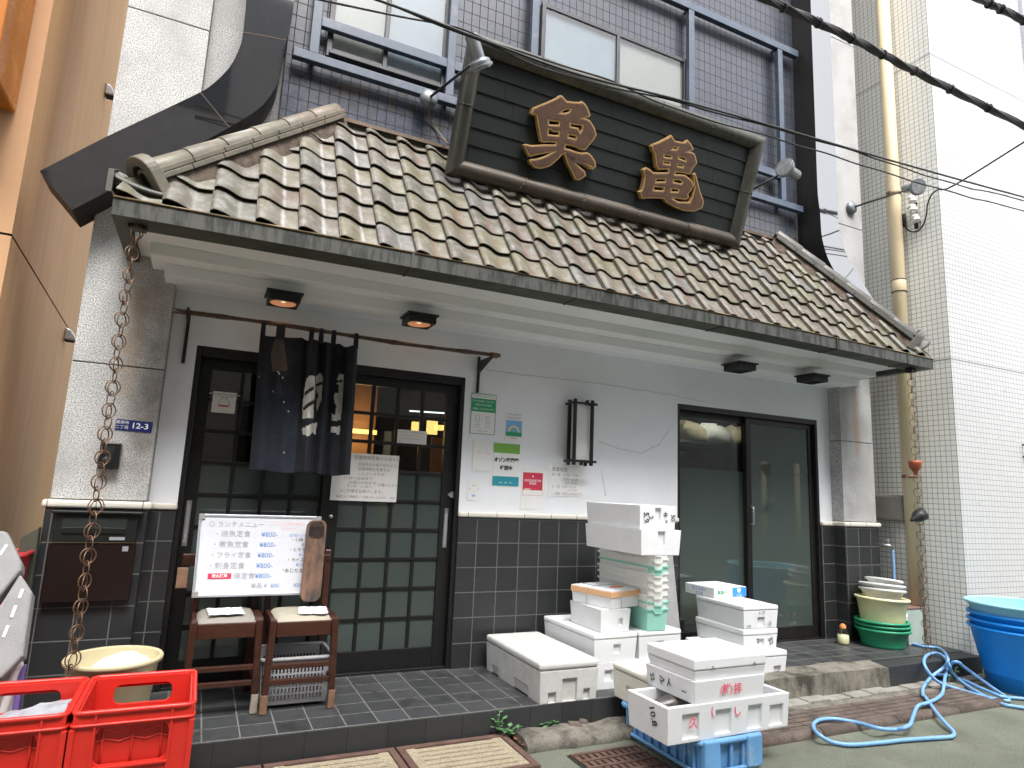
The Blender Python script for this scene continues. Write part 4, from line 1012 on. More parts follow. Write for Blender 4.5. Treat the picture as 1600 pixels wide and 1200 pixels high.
tag(o, 'dark indigo door curtain with a faded white character, hanging from the pole', 'curtain')
for u in (.02, .17, .21, .5, .60, .73, .97):
    m = MB(); x = X0+(X1-X0)*u
    m.quad(*[(x-.012, PY_-.017, zt-.03), (x+.014, PY_-.017, zt-.03), (x+.012, PY_-.018, zp), (x-.012, PY_-.018, zp)])
    m.quad(*[(x-.012, PY_-.018, zp), (x+.012, PY_-.018, zp), (x+.012, PY_, zp+.0195), (x-.012, PY_, zp+.0195)]); m.quad(*[(x-.012, PY_, zp+.0195), (x+.012, PY_, zp+.0195), (x+.012, PY_+.018, zp), (x-.012, PY_+.018, zp)]); m.quad(*[(x-.012, PY_+.018, zp), (x+.012, PY_+.018, zp), (x+.014, PY_+.012, zt-.02), (x-.012, PY_+.012, zt-.02)])
    m.build('loop', 'noren', o)

# ------------------------------------------------------------------ papers and plates on the wall
def paper(name, x, y, w, h, mtl, lab, cat, tilt=0, yy=YW-.002, group=None):
    """x, y photo point of the centre; size in photo-scaled metres"""
    c = WY(x, y, yy); t = thing(name, tuple(c), lab, cat, group)
    X = frame(c, (math.cos(tilt), 0, math.sin(tilt)), (-math.sin(tilt), 0, math.cos(tilt)))
    m = MB(); m.x = X; m.box(-w/2, w/2, -h/2, h/2, 0, .0012); m.build('sheet', mtl, t)
    return t, X
def wpx(dx, x, y, yy=YW): return (WY(x+dx/2, y, yy)-WY(x-dx/2, y, yy)).x
def hpx(dy, x, y, yy=YW): return (WY(x, y-dy/2, yy)-WY(x, y+dy/2, yy)).z
def blk(t, X, name, x0, x1, y0, y1, mt, h=.0018):
    m = MB(); m.x = X; m.box(x0, x1, y0, y1, .0012, h); return m.build(name, mt, t)
def lines(t, X, rows, mt, name='lettering', h=.0022):
    for (s, size, x, y, al) in rows: m = MB(); text(m, s, size, X @ Matrix.Translation((x, y, h)), al); m.build(name, mt, t)
# green hand hygiene poster
px, py = 755, 647; w = wpx(39, px, py); h = hpx(63, px, py)
t, X = paper('poster', px, py, w, h, 'paper', 'green and white customer notice poster, topmost on the wall beside the door', 'poster')
blk(t, X, 'green_panel', -w/2+.003, w/2-.003, h*.05, h*.38, 'p_green')
m = MB(); m.x = X
for a in ((-w/2, w/2, h/2-.004, h/2), (-w/2, w/2, -h/2, -h/2+.004), (-w/2, -w/2+.004, -h/2+.004, h/2-.004), (w/2-.004, w/2, -h/2+.004, h/2-.004)): m.box(*a, .0013, .0019)
m.build('border', 'p_green', t)
lines(t, X, [('マスクを着けてない方へ', w*.085, 0, h*.31, 'CENTER'), ('お客さまのお店を', w*.085, 0, h*.22, 'CENTER'), ('応援していただけます', w*.085, 0, h*.12, 'CENTER')], 'ink_white')
lines(t, X, [('感染防止にご協力ください', w*.065, 0, h*.435, 'CENTER'), ('お客さまへ お願い', w*.05, 0, -h*.43, 'CENTER')], 'p_green')
m = MB(); m.x = X
for cx in (-.22, .2):
    P = [(cx*w-.012, -h*.05), (cx*w+.012, -h*.05), (cx*w+.016, -h*.12), (cx*w+.009, -h*.16), (cx*w+.012, -h*.22), (cx*w-.012, -h*.22), (cx*w-.009, -h*.16), (cx*w-.016, -h*.12)]
    for p, q in zip(P, P[1:]+P[:1]): m.bar((p[0], p[1], .0016), (q[0], q[1], .0016), .0016)
    m.box(cx*w-.022, cx*w+.022, -h*.33, -h*.325, .0013, .0019); m.box(cx*w-.022, cx*w+.022, -h*.28, -h*.275, .0013, .0019)
m.build('drawing', 'p_green', t)
# rainbow certificate
px, py = 803, 667; w = wpx(27, px, py); h = hpx(45, px, py)
t, X = paper('poster', px, py, w, h, 'paper', 'small sticker poster with a rainbow over a green hill', 'poster')
blk(t, X, 'sky_panel', -w*.46, w*.46, -h*.24, h*.22, 'p_sky'); blk(t, X, 'hill', -w*.46, w*.46, -h*.33, -h*.18, 'p_green', .0021)
for r_, mt in ((.34, 'p_peach'), (.29, 'basin_yellow'), (.24, 'p_lime'), (.2, 'p_sky')):
    m = MB(); plate(m, [[(w*r_*math.cos(a), -h*.18+w*r_*math.sin(a)) for a in [PI*k/16 for k in range(17)]]], X @ Matrix.Translation((0, 0, .002+(.34-r_)*.006)), .0004); m.build('rainbow_arc', mt, t)
lines(t, X, [('感染防止徹底宣言', w*.10, 0, h*.42, 'CENTER'), ('事 業 者 認 証', w*.12, 0, h*.30, 'CENTER')], 'ink_blue'); lines(t, X, [('東京都', w*.11, 0, -h*.40, 'CENTER')], 'ink_grey')
# ozone poster
px, py = 791, 726; w = wpx(41, px, py); h = hpx(66, px, py)
t, X = paper('poster', px, py, w, h, 'paper', 'white poster with lime green and teal bands and bold black characters', 'poster')
blk(t, X, 'lime_band', -w/2, w/2, h*.27, h*.5, 'p_lime'); blk(t, X, 'teal_band', -w/2, w/2, -h*.5, -h*.28, 'p_teal')
for s_, y_ in (('オゾン除菌器', .10), ('設置中', -.085)): m = MB(); text(m, s_, w*.158, X @ Matrix.Translation((0, h*y_, .0022)), bold=.0018); m.build('lettering', 'ink', t)
lines(t, X, [('除菌 ・ 消臭 ・ 安心', w*.055, 0, -h*.43, 'CENTER')], 'ink_white')
# red certificate above the wainscot
px, py = 832, 764; w = wpx(36, px, py); h = hpx(64, px, py)
t, X = paper('poster', px, py, w, h, 'paper', 'red and white certificate sheet, lowest of the posters', 'poster')
blk(t, X, 'red_panel', -w*.43, w*.43, -h*.03, h*.40, 'p_red')
m = MB(); m.x = X
for a in ((-w*.43, -w*.42, -h*.16, -h*.03), (w*.42, w*.43, -h*.16, -h*.03), (-w*.42, w*.42, -h*.16, -h*.155)): m.box(*a, .0013, .0019)
m.build('border', 'p_red', t)
lines(t, X, [('▲', w*.09, 0, h*.31, 'CENTER'), ('新型感染症対策', w*.105, 0, h*.20, 'CENTER'), ('実施店', w*.105, 0, h*.13, 'CENTER'), ('． ． ． ．', w*.08, w*.1, h*.02, 'CENTER')], 'ink_white'); lines(t, X, [('－', w*.08, 0, -h*.08, 'CENTER')], 'ink_red')
m = MB(); m.x = X; m.box(-w*.36, -w*.1, -h*.025, h*.01, .0019, .0022); m.build('food_picture', 'p_peach', t)
# handwritten hours
px, py = 884, 752; w = wpx(53, px, py); h = hpx(47, px, py)
t, X = paper('notice', px, py, w, h, 'paper', 'handwritten opening hours sheet below the wall lantern', 'notice')
lines(t, X, [('営業時間', w*.115, -w*.42, h*.37, 'LEFT'), ('月〜金   11:30〜14:00', w*.085, -w*.42, h*.20, 'LEFT'), ('17:00〜22:00', w*.085, -w*.1, h*.06, 'LEFT'), ('LO  21:30', w*.085, -w*.02, -h*.06, 'LEFT'), ('土・祝  17:00〜21:30', w*.08, -w*.42, -h*.19, 'LEFT'), ('LO  21:00', w*.07, w*.05, -h*.29, 'LEFT'), ('日曜・祝日はお休みです', w*.075, -w*.32, -h*.42, 'LEFT')], 'ink_grey')
m = MB(); m.x = X
for sx in (-1, 1):
    for sy in (-1, 1): m.hexa([(sx*w*.46-.012, sy*h*.47-.02, .0013), (sx*w*.46+.012, sy*h*.47-.02, .0013), (sx*w*.46+.012, sy*h*.47+.02, .0013), (sx*w*.46-.012, sy*h*.47+.02, .0013)], [(sx*w*.46-.012, sy*h*.47-.02, .0019), (sx*w*.46+.012, sy*h*.47-.02, .0019), (sx*w*.46+.012, sy*h*.47+.02, .0019), (sx*w*.46-.012, sy*h*.47+.02, .0019)])
m.build('tape', 'milk', t)
# white list
px, py = 754, 712; w = wpx(30, px, py); h = hpx(48, px, py)
t, X = paper('notice', px, py, w, h, 'paper', 'plain white price sheet with faint pink seals left of the ozone poster', 'notice')
lines(t, X, [('○', w*.2, -w*.2, h*.08, 'CENTER'), ('○', w*.2, w*.28, h*.08, 'CENTER')], 'ink_pink'); 
# face sticker
px, py = 740, 767; w = wpx(18, px, py); h = hpx(30, px, py)
t, X = paper('sticker', px, py, w, h, 'paper', 'small white sticker with a blue triangle, low beside the door jamb', 'sticker')
m = MB(); plate(m, [[(-w*.2, -h*.2), (w*.2, -h*.2), (0, -h*.34)]], X @ Matrix.Translation((0, 0, .0018)), .0006); m.build('triangle', 'p_sky', t)
lines(t, X, [('〜', w*.4, 0, h*.26, 'CENTER')], 'p_lime'); lines(t, X, [('・  ・', w*.45, 0, h*.08, 'CENTER'), ('−', w*.3, 0, -h*.04, 'CENTER')], 'ink_grey')
# notices on the lattice doors
dy = 4.2415
px, py = 644, 683; w = wpx(46, px, py, dy); h = hpx(21, px, py, dy)
t, X = paper('notice', px, py, w, h, 'paper_warm', 'small printed notice on the right lattice door', 'notice', R(-.0), dy)
lines(t, X, [('新型コロナウイルス感染防止のため', w*.052, -w*.44, h*.33, 'LEFT'), ('※ マスクの着用をお願い致します。', w*.05, -w*.46, h*.08, 'LEFT'), ('ご入店の際は手指の消毒をお願いします。', w*.046, -w*.46, -h*.14, 'LEFT'), ('店主', w*.05, -w*.46, -h*.36, 'LEFT')], 'ink_grey')
px, py = 571, 746; w = wpx(103, px, py, dy); h = hpx(74, px, py, dy)
t, X = paper('notice', px, py, w, h, 'paper_warm', 'large handwritten notice about changed hours, half behind the curtain', 'notice', 0, dy-.004)
lines(t, X, [('営業時間変更のお知らせ', w*.066, -w*.20, h*.41, 'LEFT'), ('感染防止の為下記のように', w*.054, -w*.13, h*.27, 'LEFT'), ('営業時間を変更する', w*.056, -w*.13, h*.17, 'LEFT'), ('しんどいですが', w*.06, -w*.13, h*.07, 'LEFT'), ('11:30〜20:00まで', w*.06, -w*.33, -h*.03, 'LEFT'), ('(お酒は19:00まで)', w*.055, -w*.26, -h*.12, 'LEFT'), ('ランチ   11:30〜', w*.055, -w*.28, -h*.2, 'LEFT'), ('お願いします', w*.05, w*.2, -h*.15, 'LEFT'), ('※ご不便をお掛けします。', w*.058, -w*.36, -h*.3, 'LEFT'), ('皆様にはご理解宜しくお願い申し上げます。 魚亀', w*.040, -w*.42, -h*.42, 'LEFT')], 'ink_grey')
# hanging plate on the left lattice door
dy = 4.278; px, py = 350, 629; w = wpx(37, px, py, dy); h = hpx(33, px, py, dy)
t, X = paper('hanging_plate', px, py, w, h, 'milk', 'white plate with a small red drawing hanging inside the left door', 'plate', 0, dy)
m = MB(); m.x = X; m.box(-w*.66, w*.66, h*.36, h*.41, .001, .004); m.build('rod', 'alu', t)
m = MB()
P = [(-.25, -.2), (-.2, .05), (-.1, .18), (-.12, .25), (0, .2), (.12, .25), (.1, .18), (.2, .05), (.25, -.2)]
m.x = X
for p, q in zip(P, P[1:]): m.bar((p[0]*w, p[1]*h, .0017), (q[0]*w, q[1]*h, .0017), .003)
m.build('drawing', 'ink_grey', t)
m = MB(); m.x = X; m.box(-w*.2, w*.2, -h*.2, -h*.12, .0013, .002); m.build('red_band', 'p_red', t); lines(t, X, [('いらっしゃいませ', w*.1, 0, h*.29, 'CENTER')], 'ink_grey')
# address plate
px, py = 209.5, 665.5; yy = YP-.003; w = wpx(58, px, py, yy); h = hpx(17, px, py, yy)
t, X = paper('address_plate', px, py, w, h, 'plate_blue', 'navy blue address plate reading 12-3 on the left stone pier', 'address plate', R(-1.5), yy)
m = MB(); text(m, '12-3', h*.72, X @ Matrix.Translation((w*.16, 0, .0022)), bold=.0006, sx=1.1); m.build('lettering', 'ink_white', t)
for s_, y_ in (('東麻布', .22), ('二丁目', -.22)): m = MB(); text(m, s_, h*.36, X @ Matrix.Translation((-w*.32, h*y_, .0022))); m.build('lettering', 'ink_white', t)
# intercom box
c = WY(173, 711, YP); t = thing('intercom', tuple(c), 'small dark intercom box on the left stone pier', 'intercom')
m = MB(); m.box(c.x-.048, c.x+.048, YP-.055, YP-.001, c.z-.075, c.z+.065); m.build('case', 'mailbox_top', t, bevel=.006)
m = MB(); m.lathe([(0, .004), (.02, .003), (.021, 0)], (0, 0, 0), 18); m.v = [Vector((c.x-.01+v.x, YP-.056-v.z, c.z-.03+v.y)) for v in m.v]; m.build('button', 'dark_metal', t)
m = MB(); m.box(c.x-.03, c.x+.02, YP-.0565, YP-.0555, c.z+.005, c.z+.045); m.build('speaker', 'slot', t)
# mailbox set in the pier wainscot
yy = YP-.012
tl = WY(84, 798, yy); br = WY(190, 937, yy)
x0, x1 = tl.x+.02, br.x+.03; z1 = tl.z; z0 = br.z
t = thing('mailbox', ((x0+x1)/2, yy, z0), 'dark brown wall mailbox in the black tiles of the left pier', 'mailbox')
zm = z1-(z1-z0)*.34
m = MB(); m.box(x0, x1, yy-.05, yy-.001, zm, z1-.01); m.box(x0-.02, x1+.02, yy-.07, yy-.001, z1-.009, z1+.006); m.build('top_case', 'mailbox_top', t, bevel=.004)
m = MB(); m.box(x0+.03, x1-.05, yy-.052, yy-.0505, zm+.06, z1-.03); m.build('slot', 'slot', t)
m = MB(); m.box(x0+.035, x1-.055, yy-.056, yy-.0525, zm+.045, zm+.075); m.build('flap', 'mailbox_top', t, bevel=.003)
m = MB(); m.box(x0-.012, x1+.004, yy-.045, yy-.001, z0, zm-.003); m.build('lower_door', 'mailbox', t, bevel=.004)
m = MB(); m.box(x0, x1-.005, yy-.0505, yy-.046, zm-.0028, zm-.0002); m.build('trim', 'gutter_rim', t)
m = MB(); m.box(x1-.12, x1-.05, yy-.0525, yy-.0508, zm+.012, zm+.028); m.build('nameplate', 'alu', t)
m = MB(); m.box(x1-.055, x1-.028, yy-.0475, yy-.0455, zm-.045, zm-.02); m.build('lock', 'alu', t)
# tap in the gap, box on the pier

# ------------------------------------------------------------------ chairs with the menu board
def chair(x0, x1, yf, lab, cush, feet, dx=0.):
    t = thing('chair', ((x0+x1)/2, yf+.18, FZ), lab, 'chair', 'wooden chairs in front of the lattice doors')
    zs = FZ+.445; yb = yf+.385; w = .034
    for k, (x, s) in enumerate(((x0, 1), (x1, -1))):
        m = MB(); xa, xb = (x, x+s*w) if s > 0 else (x-w, x)
        # front leg: leans slightly, tall shoulder standing proud of the rail
        m.hexa([(xa-s*.012, yf-.004, FZ), (xb-s*.012, yf-.004, FZ), (xb-s*.012, yf+.032, FZ), (xa-s*.012, yf+.032, FZ)], [(xa+.0, yf, zs+.012), (xb, yf, zs+.012), (xb, yf+.045, zs+.012), (xa, yf+.045, zs+.012)])
        o = m.build('leg', 'brown_wood', t, bevel=.006)
        f = MB(); f.box(xa-s*.012-.001, xb-s*.012+.001, yf-.0055, yf+.034, FZ+.001, FZ+.095); f.build('worn_foot', feet[k], o, bevel=.005)
        m = MB(); m.bar((x+s*.018, yb+.03, FZ), (x+s*.016, yb, FZ+.44), .036, .032); m.bar((x+s*.016, yb, FZ+.44), (x+s*.012, yb+.045, FZ+.77), .036, .03)
        m.build('leg', 'brown_wood', t, bevel=.005)
        m = MB(); m.hexa([(xa+s*.004, yf+.046, zs-.06), (xb-s*.006, yf+.046, zs-.06), (xb-s*.006, yb-.02, zs-.06), (xa+s*.004, yb-.02, zs-.06)], [(xa+s*.004, yf+.046, zs+.012), (xb-s*.006, yf+.046, zs+.012), (xb-s*.006, yb-.02, zs+.004), (xa+s*.004, yb-.02, zs+.004)]); m.build('side_rail', 'brown_wood', t, bevel=.005)
        m = MB(); m.bar((x+s*.02, yf+.04, FZ+.16), (x+s*.02, yb+.0, FZ+.16), .018, .026); m.build('side_stretcher', 'brown_wood', t, bevel=.003)
    m = MB(); m.box(x0+w, x1-w, yf+.006, yf+.03, zs-.075, zs-.002); m.build('front_rail', 'brown_wood', t, bevel=.004)
    for z in (.225, .15):
        m = MB(); m.box(x0+w-.012, x1-w+.012, yf+.004, yf+.024, FZ+z-.014, FZ+z+.014); m.build('stretcher', 'brown_wood', t, bevel=.005)
    m = MB(); m.box(x0-(.075 if x0 < .1 else .004), x1+.004, yb+.02, yb+.045, FZ+.68, FZ+.745); m.build('back_rail', 'brown_wood', t, bevel=.006)
    # padded seat
    m = MB(); n = 14; g = []
    for j in range(n+1):
        r = []
        for i in range(n+1):
            u = i/n*2-1; v = j/n*2-1
            e = max(0, 1-u**8)*max(0, 1-v**8)
            r.append(m.vert(((x0+x1)/2+u*((x1-x0)/2-.026)*(1-.02*v), (yf+.03+yb-.02)/2+v*((yb-yf-.05)/2), zs-.004+.024*e**.5+.004*(1-u*u)*(1-v*v))))
        g.append(r)
    for j in range(n):
        for i in range(n): m.face([g[j][i], g[j][i+1], g[j+1][i+1], g[j+1][i]], True)
    m.build('seat', cush, t)
    m = MB(); m.box(x0+.03, x1-.03, yf+.031, yb-.021, zs-.02, zs-.006); m.build('seat_base', 'slot', t)
    return t
chair(.032, .372, 3.69, 'wooden chair with a taupe seat, left of the pair under the menu board', 'seat_vinyl', ('brown_wood', 'pale_wood'))
chair(.404, .750, 3.655, 'wooden chair with a cream seat and the white basket beneath it', 'seat_cream', ('worn_wood', 'worn_wood'))
m = MB(); a = WY(285, 902, 4.0); m.box(a.x-.028, a.x+.026, 3.985, 4.015, a.z-.055, a.z+.05); simple('wood_block', m, 'worn_wood', 'small bare wood block fixed to the left chair back', 'wood block', bevel=.003)
# menu board
tlp = Vector((.015, 4.01, 1.128)); blp = Vector((.025, 3.955, .692)); bw = .655
up = (tlp-blp); bh = up.length
t = thing('menu_board', (blp.x+bw/2, blp.y, blp.z), 'whiteboard lunch menu leaning on the chair backs', 'menu board')
X = frame(blp+Vector((0, 0, 0)), (1, 0, 0), up)
m = MB(); m.x = X; m.box(.012, bw-.012, .012, bh-.012, -.012, -.001); m.build('writing_surface', 'whiteboard', t)
m = MB(); m.x = X; m.box(0, bw, 0, .014, -.015, .004); m.box(0, bw, bh-.014, bh, -.015, .004); m.box(0, .014, .014, bh-.014, -.015, .004); m.box(bw-.014, bw, .014, bh-.014, -.015, .004); m.build('frame', 'alu', t, bevel=.002)
for x in (0, bw-.03):
    for y in (0, bh-.03): m = MB(); m.x = X; m.box(x-.001, x+.031, y-.001, y+.031, -.016, .0052); m.build('corner_cap', 'box_grey', t, bevel=.003)
def bt(rows, mt, name='writing'):
    for s, size, fx_, fy in rows: m = MB(); text(m, s, size*bh, X @ Matrix.Translation((fx_*bw, fy*bh, .0006)), 'LEFT', bold=-.00012); m.build(name, mt, t)
bt([('○ ランチメニュー', .08, .08, .875), ('・焼魚定食', .088, .12, .755), ('・煮魚定食', .088, .11, .625), ('・フライ定食', .082, .10, .495), ('・刺身定食', .088, .09, .365), ('・', .088, .085, .24), ('焼定食', .085, .30, .24), ('単品 ¥', .07, .44, .12)], 'marker')
bt([('¥800-', .085, .50, .755), ('¥800-', .085, .49, .625), ('¥800-', .085, .48, .495), ('¥800-', .085, .475, .365), ('¥800-', .085, .47, .24), ('600', .07, .60, .12), ('のセット', .06, .73, .745), ('¥100', .06, .84, .63), ('¥100', .06, .82, .50), ('¥100', .06, .80, .375), ('¥200', .06, .79, .12)], 'ink_blue')
bt([('・小鉢', .055, .74, .69), ('・とろろ', .055, .73, .565), ('・ライス', .055, .72, .435), ('*あじたま定食', .06, .69, .30)], 'ink')
bt([('(ごはん大盛り無料)', .052, .56, .895), ('おかわり', .052, .66, .835)], 'ink_pink')
m = MB(); m.x = X; m.box(.105*bw, .285*bw, .215*bh, .28*bh, .0, .0012); m.build('red_label', 'p_red', t); m = MB(); text(m, '炭火焼鳥', .045*bh, X @ Matrix.Translation((.195*bw, .248*bh, .0016)), bold=.0004); m.build('writing', 'ink_white', t)
# old wooden board leaning in front of the menu
a = Vector((.628, 3.905, .665)); up2 = Vector((.012, .07, .44))
X2 = frame(a, (1, 0, 0), up2)
t = thing('wooden_plank', tuple(a), 'scorched rounded wooden plank leaning on the right chair', 'plank')
m = MB(); L = .445; plate(m, [rrect(-.052, .052, 0, L, .035)], X2 @ Matrix.Translation((0, 0, .014)), .024, .003); m.build('plank', mat('scorched_plank', (.17, .09, .055), .7, var=.3, vs=7, stretch=(1, 1, .3), dirt=(.03, .024, .02), dscale=9, dlo=.44, dhi=.62, bump=.2), t)
m = MB(); plate(m, [rrect(-.043, .043, L-.105, L-.006, .03)], X2 @ Matrix.Translation((0, 0, .0285)), .001); m.build('burnt_patch', mat('burnt_black', (.012, .011, .011), .8, var=.4, vs=20, bump=.3), t)
m = MB(); m.x = X2; m.box(-.0022, .0022, .01, .20, .0265, .0283); m.build('split', 'slot', t)
def cloth(x, y, z, w, d, rot, lab, seed):
    m = MB(); n = 16; rnd = random.Random(seed); g = []
    c, s = math.cos(rot), math.sin(rot)
    for j in range(n+1):
        r = []
        for i in range(n+1):
            u = i/n*2-1; v = j/n*2-1
            k = 1+.06*math.sin(5*u+seed)+.05*math.cos(7*v+seed)
            X_ = u*w/2*k; Y_ = v*d/2*(1+.05*math.sin(6*u+seed))
            zz = z+.004+.006*abs(math.sin(u*6+seed))*abs(math.cos(v*5))+.003*rnd.random()
            r.append(m.vert((x+X_*c-Y_*s, y+X_*s+Y_*c, zz)))
        g.append(r)
    for j in range(n):
        for i in range(n): m.face([g[j][i], g[j][i+1], g[j+1][i+1], g[j+1][i]], True)
    o = m.build('cloth', 'cloth_white'); so = o.modifiers.new('thick', 'SOLIDIFY'); so.thickness = .006; so.offset = 1
    tag(o, lab, 'cloth', 'folded white cloths on the chairs')
cloth(.195, 3.83, FZ+.470, .165, .17, .05, 'crumpled white cloth on the left taupe chair seat', 1)
cloth(.635, 3.80, FZ+.470, .15, .19, -.12, 'folded white cloth on the right cream chair seat, under the plank', 5)
# basket under the right chair
bx0, bx1, by0, by1, bz0, bz1 = .40, .73, 3.74, 4.02, FZ+.02, FZ+.245
t = thing('plastic_basket', ((bx0+bx1)/2, (by0+by1)/2, bz0), 'pale grey slotted plastic basket on the floor under the right chair', 'basket')
def slotted(w, z0, z1):
    hs = [rrect(-w/2, w/2, z0, z1, .015)]
    n = int((w-.05)/.0165)
    for row in range(5):
        a = z0+.02+row*(z1-z0-.06)/5
        for k in range(n):
            x = -w/2+.03+(w-.06)*k/(n-1); hs.append(rect(x-.0048, x+.0048, a, a+(z1-z0-.06)/5-.009))
    return hs
m = MB()
h = bz1-bz0
for (c, ex, w) in (((bx0+bx1)/2, (1, 0, 0), bx1-bx0), ):
    plate(m, slotted(w, 0, h), frame((c, by0, bz0), (1, 0, 0), (0, -.05, 1)), .004); plate(m, slotted(w, 0, h), frame((c, by1, bz0), (1, 0, 0), (0, .05, 1)), .004)
cy = (by0+by1)/2
for x, e in ((bx0, -.05), (bx1, .05)): plate(m, slotted(by1-by0, 0, h), frame((x, cy, bz0), (0, 1, 0), (e, 0, 1)), .004)
m.box(bx0, bx1, by0, by1, bz0-.003, bz0+.002)
m.build('mesh_body', 'basket', t)
m = MB(); e = .018; L = [(x, y, bz1) for x, y in rrect(bx0-e, bx1+e, by0-e, by1+e, .03, 6)]; m.tube(L, .011, 8, closed=True); m.build('rim', 'basket', t)

# ------------------------------------------------------------------ foam fish boxes
def pocket_box(m, w, d, h, front=(), left=(), dep=.014, tp=.009):
    """box with its foot slightly narrower; front/left: recesses as (u0, u1, v0, v1) fractions"""
    def wall(P00, P10, P01, P11, inw, pk):
        us = sorted({0., 1.} | {q for p in pk for q in p[:2]}); vs = sorted({0., 1.} | {q for p in pk for q in p[2:]})
        P = lambda u, v, k: (Vector(P00)*(1-u)*(1-v)+Vector(P10)*u*(1-v)+Vector(P01)*(1-u)*v+Vector(P11)*u*v)+Vector(inw)*k
        inside = lambda a, b: any(p[0] <= a <= p[1] and p[2] <= b <= p[3] for p in pk)
        for i in range(len(us)-1):
            for j in range(len(vs)-1):
                c = inside((us[i]+us[i+1])/2, (vs[j]+vs[j+1])/2); k = dep if c else 0
                m.quad(P(us[i], vs[j], k), P(us[i+1], vs[j], k), P(us[i+1], vs[j+1], k), P(us[i], vs[j+1], k))
        for (u0, u1, v0, v1) in pk:
            for a, b in (((u0, v0), (u1, v0)), ((u1, v0), (u1, v1)), ((u1, v1), (u0, v1)), ((u0, v1), (u0, v0))):
                m.quad(P(*a, 0), P(*b, 0), P(*b, dep), P(*a, dep))
    x0, x1, y0, y1 = -w/2, w/2, -d/2, d/2
    b = [(x0+tp, y0+tp, 0), (x1-tp, y0+tp, 0), (x1-tp, y1-tp, 0), (x0+tp, y1-tp, 0)]; t = [(x0, y0, h), (x1, y0, h), (x1, y1, h), (x0, y1, h)]
    wall(b[0], b[1], t[0], t[1], (0, 1, 0), front); wall(b[3], b[0], t[3], t[0], (1, 0, 0), left)
    m.quad(b[1], b[2], t[2], t[1]); m.quad(b[2], b[3], t[3], t[2]); m.quad(*reversed(b))
    return t
def foam_box(A, w, d, h, rot, lab, mt='foam', lid=.0, lidmat=None, front=(), left=(), open_top=False, lid_d=.004, group='white foam fish boxes', bev=.006, name='foam_box'):
    """A = front-left bottom corner"""
    ex = Vector((math.cos(rot), math.sin(rot), 0)); ey = Vector((-math.sin(rot), math.cos(rot), 0))
    c = Vector(A)+ex*w/2+ey*d/2
    t = thing(name, tuple(c), lab, 'foam box', group)
    X = Matrix.Translation(c) @ Matrix.Rotation(rot, 4, 'Z')
    m = MB(); m.x = X; hb = h-lid-(.002 if lid else 0)
    tp = pocket_box(m, w, d, hb, front, left)
    th = .026
    if open_top or lid:
        inn = [(-w/2+th, -d/2+th, hb), (w/2-th, -d/2+th, hb), (w/2-th, d/2-th, hb), (-w/2+th, d/2-th, hb)]; fl = [(p[0]*.97, p[1]*.97, .03) for p in inn]
        for k in range(4): q = (k+1) % 4; m.quad(tp[k], tp[q], inn[q], inn[k]); m.quad(inn[k], inn[q], fl[q], fl[k])
        m.quad(*fl)
    else: m.quad(*tp)
    o = m.build('body', mt, t, weld=.0005)
    if lid:
        m = MB(); m.x = X; e = lid_d
        m.taper(-w/2-e, w/2+e, -d/2-e, d/2+e, hb+.002, h, -.0 if e else 0); q = m.build('lid', lidmat or mt, t, bevel=bev*1.4, seg=3)
    return t, X
def scrawl(t, X, w, d, rows, mt, name='marking', side='front'):
    for (s, size, u, z, ang) in rows:
        m = MB()
        if side == 'front': F = X @ frame((-w/2+u*w, -d/2-.001+.012*(1-0)*0, z), (1, 0, 0), (0, 0, 1))
        else: F = X @ frame((-w/2-.001, d/2-u*d, z), (0, -1, 0), (0, 0, 1))
        text(m, s, size, F @ Matrix.Rotation(R(ang), 4, 'Z'), bold=.0008)
        m.build(name, mt, t)
NCH = ((.42, .66, .42, .92),)
three = ((.14, .28, .02, .33), (.38, .64, .02, .72), (.76, .88, .02, .35))
foam_box((1.828, 3.365, FZ), .385, .76, .222, 0, 'worn grey foam box with a lid, on the step left of the white stack', 'foam_grey', lid=.045, front=three, left=((.1, .25, .0, .3), (.55, .8, 0, .35)), bev=.012)
# back stack
foam_box((2.26, 3.50, FZ), .66, .62, .158, 0, 'wide lowest foam box of the stack behind the grey box', front=((.13, .22, .3, .7), (.6, .7, .3, .7)))
foam_box((2.265, 3.495, FZ+.16), .32, .62, .164, R(1), 'second layer foam box, left of two, carrying the orange lidded box', front=((.45, .62, .35, .75),), lid=.03)
foam_box((2.60, 3.50, FZ+.16), .335, .60, .164, R(1), 'second layer foam box, right of two, under the stack of mint trays', front=((.42, .6, .35, .75),), lid=.03)
foam_box((2.32, 3.515, FZ+.326), .225, .37, .138, R(0), 'small foam box directly under the orange lidded box', front=((.62, .76, .3, .6),))
# orange lidded carton on top
t, X = foam_box((2.385, 3.50, FZ+.466), .285, .345, .108, R(15), 'small white box with a pale orange lid rim, tied with string', 'foam', name='lidded_box', bev=.004, group=None)
m = MB(); m.x = X; w, d = .285, .345; m.box(-w/2-.003, w/2+.003, -d/2-.003, d/2+.003, .068, .104); m.build('lid_rim', 'orange_lid', t, bevel=.003)
m = MB(); m.x = X; m.box(-w/2, w/2, -d/2, d/2, .1042, .109); m.build('lid_top', 'foam', t, bevel=.002)
m = MB(); m.x = X; m.lathe([(0, .003), (.05, .002), (.052, 0)], (.05, -.05, .1092), 20, 1.25, .6); m.build('orange_label', 'orange_print', t)
m = MB(); m.x = X; s = .0025; m.tube([(-.05, -d/2-.006, 0), (-.05, -d/2-.006, .111), (-.05, d/2+.006, .111), (-.05, d/2+.006, 0)], s, 6); m.tube([(-w/2-.006, .03, .0), (-w/2-.006, .03, .1115), (w/2+.006, .03, .1115), (w/2+.006, .03, 0)], s, 6); m.tube([(-.07, .03, .113), (-.05, .035, .128), (-.035, .028, .114)], s, 6); m.build('string', 'alu', t)
